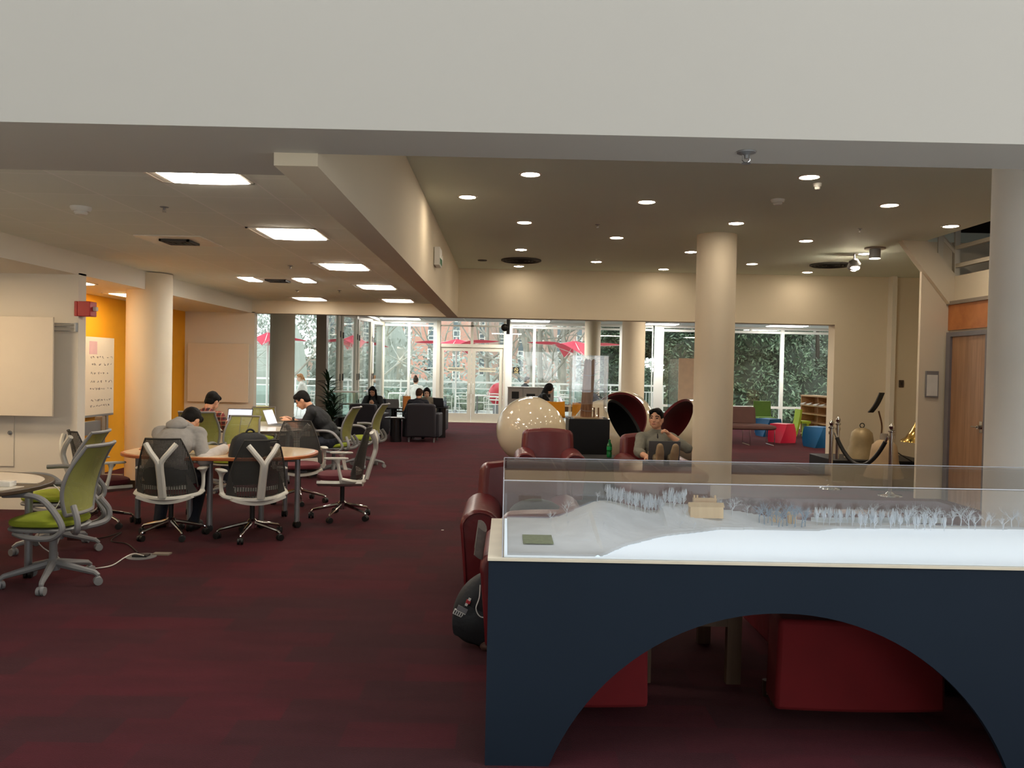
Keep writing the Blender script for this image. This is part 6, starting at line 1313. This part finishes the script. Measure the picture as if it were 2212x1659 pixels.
# black backpack hanging on the second mesh chair
p = FP(541, 7.97, 0.0); t = thing('backpack', 'black backpack standing on the second mesh chair from the left', 'backpack', p, R(34)); M_nyl = mat('black_nylon', (24, 26, 30), 0.7, noise=0.15, nscale=20, bump=0.3, bscale=40)
def sack(w, d, h, z0):
    def fn(u, v):
        a = 2*PI*u; c, s = math.cos(a), math.sin(a); f = (0.55 + 0.45*math.sin(PI*min(1, 0.12 + 0.75*v))) * (1 if v < 0.92 else 1 - (v - 0.92)*6); return (w*math.copysign(abs(c)**0.7, c)*f, d*math.copysign(abs(s)**0.7, s)*f*(1 - 0.3*v), z0 + h*v)
    return fn
MB().surf(sack(0.20, 0.12, 0.50, 0.46), 28, 16).build('main_bag', M_nyl, t); MB().surf(lambda u, v: (0.15*(2*u - 1)*math.sin(PI*(0.2 + 0.6*v)), -0.12 - 0.02*math.sin(PI*u)*math.sin(PI*v), 0.5 + 0.25*v), 8, 8, 0.02).build('front_pocket', M_nyl, t)
MB().tube(arc((0, 0, 0.95), 0.04, 0, PI, 10), 0.010, 6).build('grab_handle', M_nyl, t)
# bag on the carpet beside the case
p = P(1030, 1392, Z=0.0); t = thing('sports_backpack', 'black backpack with white piping and a white printed patch leaning by the display case', 'backpack', (p.x, p.y, 0), 0)
lean_ = Matrix.Rotation(R(24), 4, 'Y')
def bag(u, v):
    a = 2*PI*u; c, s = math.cos(a), math.sin(a); f = math.sin(PI*(0.10 + 0.82*v))**0.55; return Vector((0.155*math.copysign(abs(c)**0.75, c)*f, 0.11*math.copysign(abs(s)**0.75, s)*f, 0.40*v + 0.004*math.sin(5*a)*(1 - v)))
Mb = T(-0.06, 0, 0.035) @ lean_
MB().surf(bag, 36, 20, 0, Mb).build('main_bag', M_nyl, t)
MB().surf(lambda u, v: (0.13*(2*u - 1)*math.sin(PI*(0.25 + 0.5*v)), -0.115 - 0.03*math.sin(PI*u)*math.sin(PI*v), 0.03 + 0.18*v), 10, 8, 0.02, Mb).build('front_pocket', M_nyl, t)
MB().tube(bez([(-0.07, -0.104, 0.345), (-0.045, -0.119, 0.28), (-0.035, -0.124, 0.215), (0.01, -0.126, 0.185), (0.06, -0.120, 0.215), (0.10, -0.104, 0.27)], 30), 0.0035, 6, Mb).build('piping', M_white, t)
def on_bag(x, z): return Mb @ Vector((x, -0.128, z))
E2 = T(0, 0, 0)
MB().box(-0.135, -0.075, -0.126, -0.108, 0.165, 0.19, Mb).build('patch', M_steel, t); MB().box(-0.145, -0.075, -0.127, -0.108, 0.135, 0.163, Mb).build('printed_patch', M_white, t)
for k in range(5): MB().box(-0.140 + 0.013*k, -0.134 + 0.013*k, -0.1285, -0.126, 0.139, 0.159, Mb).build('patch_letter', M_keys, t)
MB().box(-0.102, -0.088, -0.122, -0.106, 0.205, 0.222, Mb).box(-0.098, -0.084, -0.121, -0.106, 0.238, 0.252, Mb).build('emblem_white', M_white, t); MB().box(-0.104, -0.080, -0.1225, -0.107, 0.221, 0.239, Mb).build('emblem_red', mat('emblem_red', (190, 54, 60), 0.6), t)
tag(MB().ell((0, 0, 0.03), (0.05, 0.045, 0.03)).build('brown_pouch', mat('brown_pouch', (74, 44, 34), 0.7), loc=(p.x + 0.07, p.y - 0.11, 0)), 'small round brown thing on the carpet before the leaning backpack', 'pouch')
# jacket thing on the armchair behind the case edge
t = tag(MB().surf(lambda u, v: (0.05*math.sin(PI*u) + 0.02*v, -0.03 + 0.06*u, 0.16*v - 0.03*math.sin(5*u)), 10, 10, 0.006).build('grey_cloth', mat('grey_cloth', (130, 122, 116), 0.9, noise=0.15, nscale=30), loc=(-0.16, 4.72, 0.56)), 'crumpled grey cloth hanging on the armchair beside the display case', 'cloth')

# ------------------------------------------------------------------ plants
M_leafd = mat('dark_plant_leaf', (34, 58, 36), 0.4, noise=0.25, nscale=10); M_pot = mat('dark_pot', (40, 36, 34), 0.5); M_leafl = mat('light_plant_leaf', (96, 140, 78), 0.45, noise=0.2)
def blade(mb, p, ang, L, w, rise, droop):
    pts = []
    for i in range(7):
        s = i/6; pts.append(Vector((math.cos(ang)*L*s*math.cos(rise*(1 - s*droop)), math.sin(ang)*L*s*math.cos(rise*(1 - s*droop)), L*(s*math.sin(rise) - droop*s*s*0.7))) + p)
    side = Vector((-math.sin(ang), math.cos(ang), 0)); vs = []; fs = []
    for i, q in enumerate(pts):
        ww = w*math.sin(PI*min(0.98, 0.18 + 0.80*i/6)); vs += [q - side*ww, q + Vector((0, 0, -ww*0.35)), q + side*ww]
    for i in range(6): k = 3*i; fs += [(k, k + 1, k + 4, k + 3), (k + 1, k + 2, k + 5, k + 4)]
    mb.add(vs, fs)
def spiky_plant(label, loc, h, n, L, w, m, seed, potr=0.17, poth=0.35, droop=0.55):
    rr = random.Random(seed); t = thing('potted_plant', label, 'plant', loc); MB().lathe([(potr*0.75, 0), (potr, poth), (potr*0.9, poth), (potr*0.85, poth - 0.03), (0, poth - 0.03)], 24).build('pot', M_pot, t)
    st = MB(); lf = MB()
    for k in range(3):
        x, y = rr.uniform(-.06, .06), rr.uniform(-.06, .06); hh = h*(1, 0.72, 0.5)[k]; st.tube([(x, y, poth - 0.03), (x*1.5, y*1.5, poth + (hh - poth)*0.5), (x*2, y*2, hh*0.86)], 0.016, 7)
        for i in range(n): z = poth + (hh - poth)*(0.35 + 0.65*rr.random()); f = (z - poth)/(hh - poth); blade(lf, Vector((x*2*f, y*2*f, z - L*0.15)), rr.uniform(0, 2*PI), L*rr.uniform(0.7, 1.1), w, rr.uniform(0.35, 1.35), droop*rr.uniform(0.5, 1.2))
    st.build('stem', M_trunk, t); lf.build('leaves', m, t, ang=50); return t
spiky_plant('tall dark spiky potted plant behind the man in black', FP(712, 16.4), 1.42, 46, 0.36, 0.022, M_leafd, 8)
spiky_plant('light green potted plant behind the wooden post', FP(1278, 22.75), 1.9, 40, 0.5, 0.03, M_leafl, 21, 0.2, 0.4, 0.7)
spiky_plant('dark broad leaved potted plant between the post and the round columns', FP(1303, 19.8), 1.15, 14, 0.34, 0.045, M_leafd, 30, 0.16, 0.35, 0.2)
# ------------------------------------------------------------------ table in the window bay with orange chairs
t = thing('bay_table', 'long brown table in the window bay behind the large egg chair', 'table', FP(1238, 21.2)); MB().box(-0.75, 0.50, -0.45, 0.45, 0.70, 0.74).build('tabletop', M_wtop, t, bevel=0.004); MB().box(-0.73, 0.48, -0.43, 0.43, 0.58, 0.70).build('apron', mat('brown_apron', (96, 78, 62), 0.5), t)
for x in (-0.65, 0.42):
    for y in (-0.35, 0.35): MB().box(x - 0.03, x + 0.03, y - 0.03, y + 0.03, 0, 0.6).build('leg', M_steel, t)
laptop('silver laptop on the bay table before the hooded person', FP(1224, 21.1, 0.74), R(75), M_scrw, M_alu, 118, 0.3, 0.21)
M_org = mat('orange_chair_shell', (236, 160, 40), 0.45, noise=0.03)
def shell_chair(label, loc, rz):
    t = thing('orange_chair', label, 'chair', loc, rz, 'orange shell chairs'); 
    MB().surf(lambda u, v: ((2*u - 1)*0.24, 0.2 - 0.42*min(1, v*1.8) - 0.10*max(0, v - 0.55), 0.45 + 0.02*(2*u - 1)**2 + (0.40*max(0, v - 0.5)/0.5)**1.0), 8, 14, 0.012).build('seat_shell', M_org, t, ang=60)
    for x in (-0.19, 0.19):
        for y in (-0.17, 0.17): MB().cyl((x*1.1, y*1.1, 0), (x, y, 0.45), 0.012).build('leg', M_steel, t)
shell_chair('orange shell chair in front of the bay table left of the plinth', FP(1205, 20.2), R(-20)); shell_chair('orange shell chair directly behind the wooden post', FP(1252, 19.6), R(8)); shell_chair('orange shell chair under the dusky blue person', FP(1292, 21.2), R(70)); shell_chair('orange shell chair under the hooded person', FP(1158, 21.2), R(-84))
# ------------------------------------------------------------------ cables on the carpet
tag(MB().tube(bez([tuple(P(196, 1229, Z=0.01)), tuple(P(240, 1222, Z=0.008)), tuple(P(270, 1204, Z=0.008)), tuple(P(290, 1196, Z=0.03)), tuple(P(310, 1200, Z=0.03))], 24), 0.005, 6).build('white_cable', M_white), 'white cable running from the floor box towards the nearest green chair', 'cable')
p = P(305, 1203, Z=0); t = thing('floor_outlet', 'open metal floor outlet box in the carpet near the mesh chairs', 'outlet', p); MB().lathe([(0.12, 0), (0.12, 0.006), (0, 0.006)], 24).build('cover_ring', M_steel, t); MB().box(-0.06, 0.06, -0.04, 0.04, 0.006, 0.02).build('socket', M_black, t); MB().box(0.06, 0.2, 0.06, 0.14, 0.0, 0.012).build('flap', M_bronze, t)
p = P(170, 1166, Z=0); t = thing('power_strip', 'dark red power strip on the carpet behind the nearest green chair', 'power strip', p, R(5)); MB().box(-0.09, 0.06, -0.03, 0.03, 0, 0.03).build('body', mat('dark_red_plastic', (64, 26, 28), 0.5), t, bevel=0.004); MB().box(0.1, 0.15, -0.01, 0.01, 0.005, 0.02).build('plug', M_white, t)
tag(MB().tube(bez([tuple(P(188, 1166, Z=0.01)), tuple(P(230, 1160, Z=0.01)), tuple(P(262, 1150, Z=0.01)), tuple(P(240, 1168, Z=0.01)), tuple(P(275, 1175, Z=0.01)), tuple(P(298, 1194, Z=0.01))], 30), 0.005, 6).build('black_cable', M_black), 'black cable looping from the power strip to the floor box', 'cable')
tag(MB().tube(bez([(-3.36, 6.12, 0.735), (-3.28, 6.15, 0.6), (-3.42, 6.1, 0.3), (-3.3, 6.2, 0.12), (-3.38, 6.15, 0.02)], 24), 0.004, 6).build('thin_cable', M_white), 'thin pale cable dangling from the round white table', 'cable')
tag(MB().box(-0.012, 0.012, -0.008, 0.008, 0, 0.002).build('paper_scrap', M_white, loc=P(956, 1145, Z=0.0)), 'tiny white scrap on the carpet aisle', 'scrap')
bk2 = FP(1165, 5.75, 0.46*1.04)
t = thing('bag_on_chair', 'dark bag with a blue shoe lying in the armchair behind the model', 'bag', (bk2.x, 5.98, 0.475)); MB().ell((0, 0, 0.10), (0.20, 0.14, 0.11)).build('bag', M_nyl, t)
for o in list(bpy.data.objects):
    for k in ('_head', '_wl', '_wr', '_neck'):
        if k in o.keys(): del o[k]
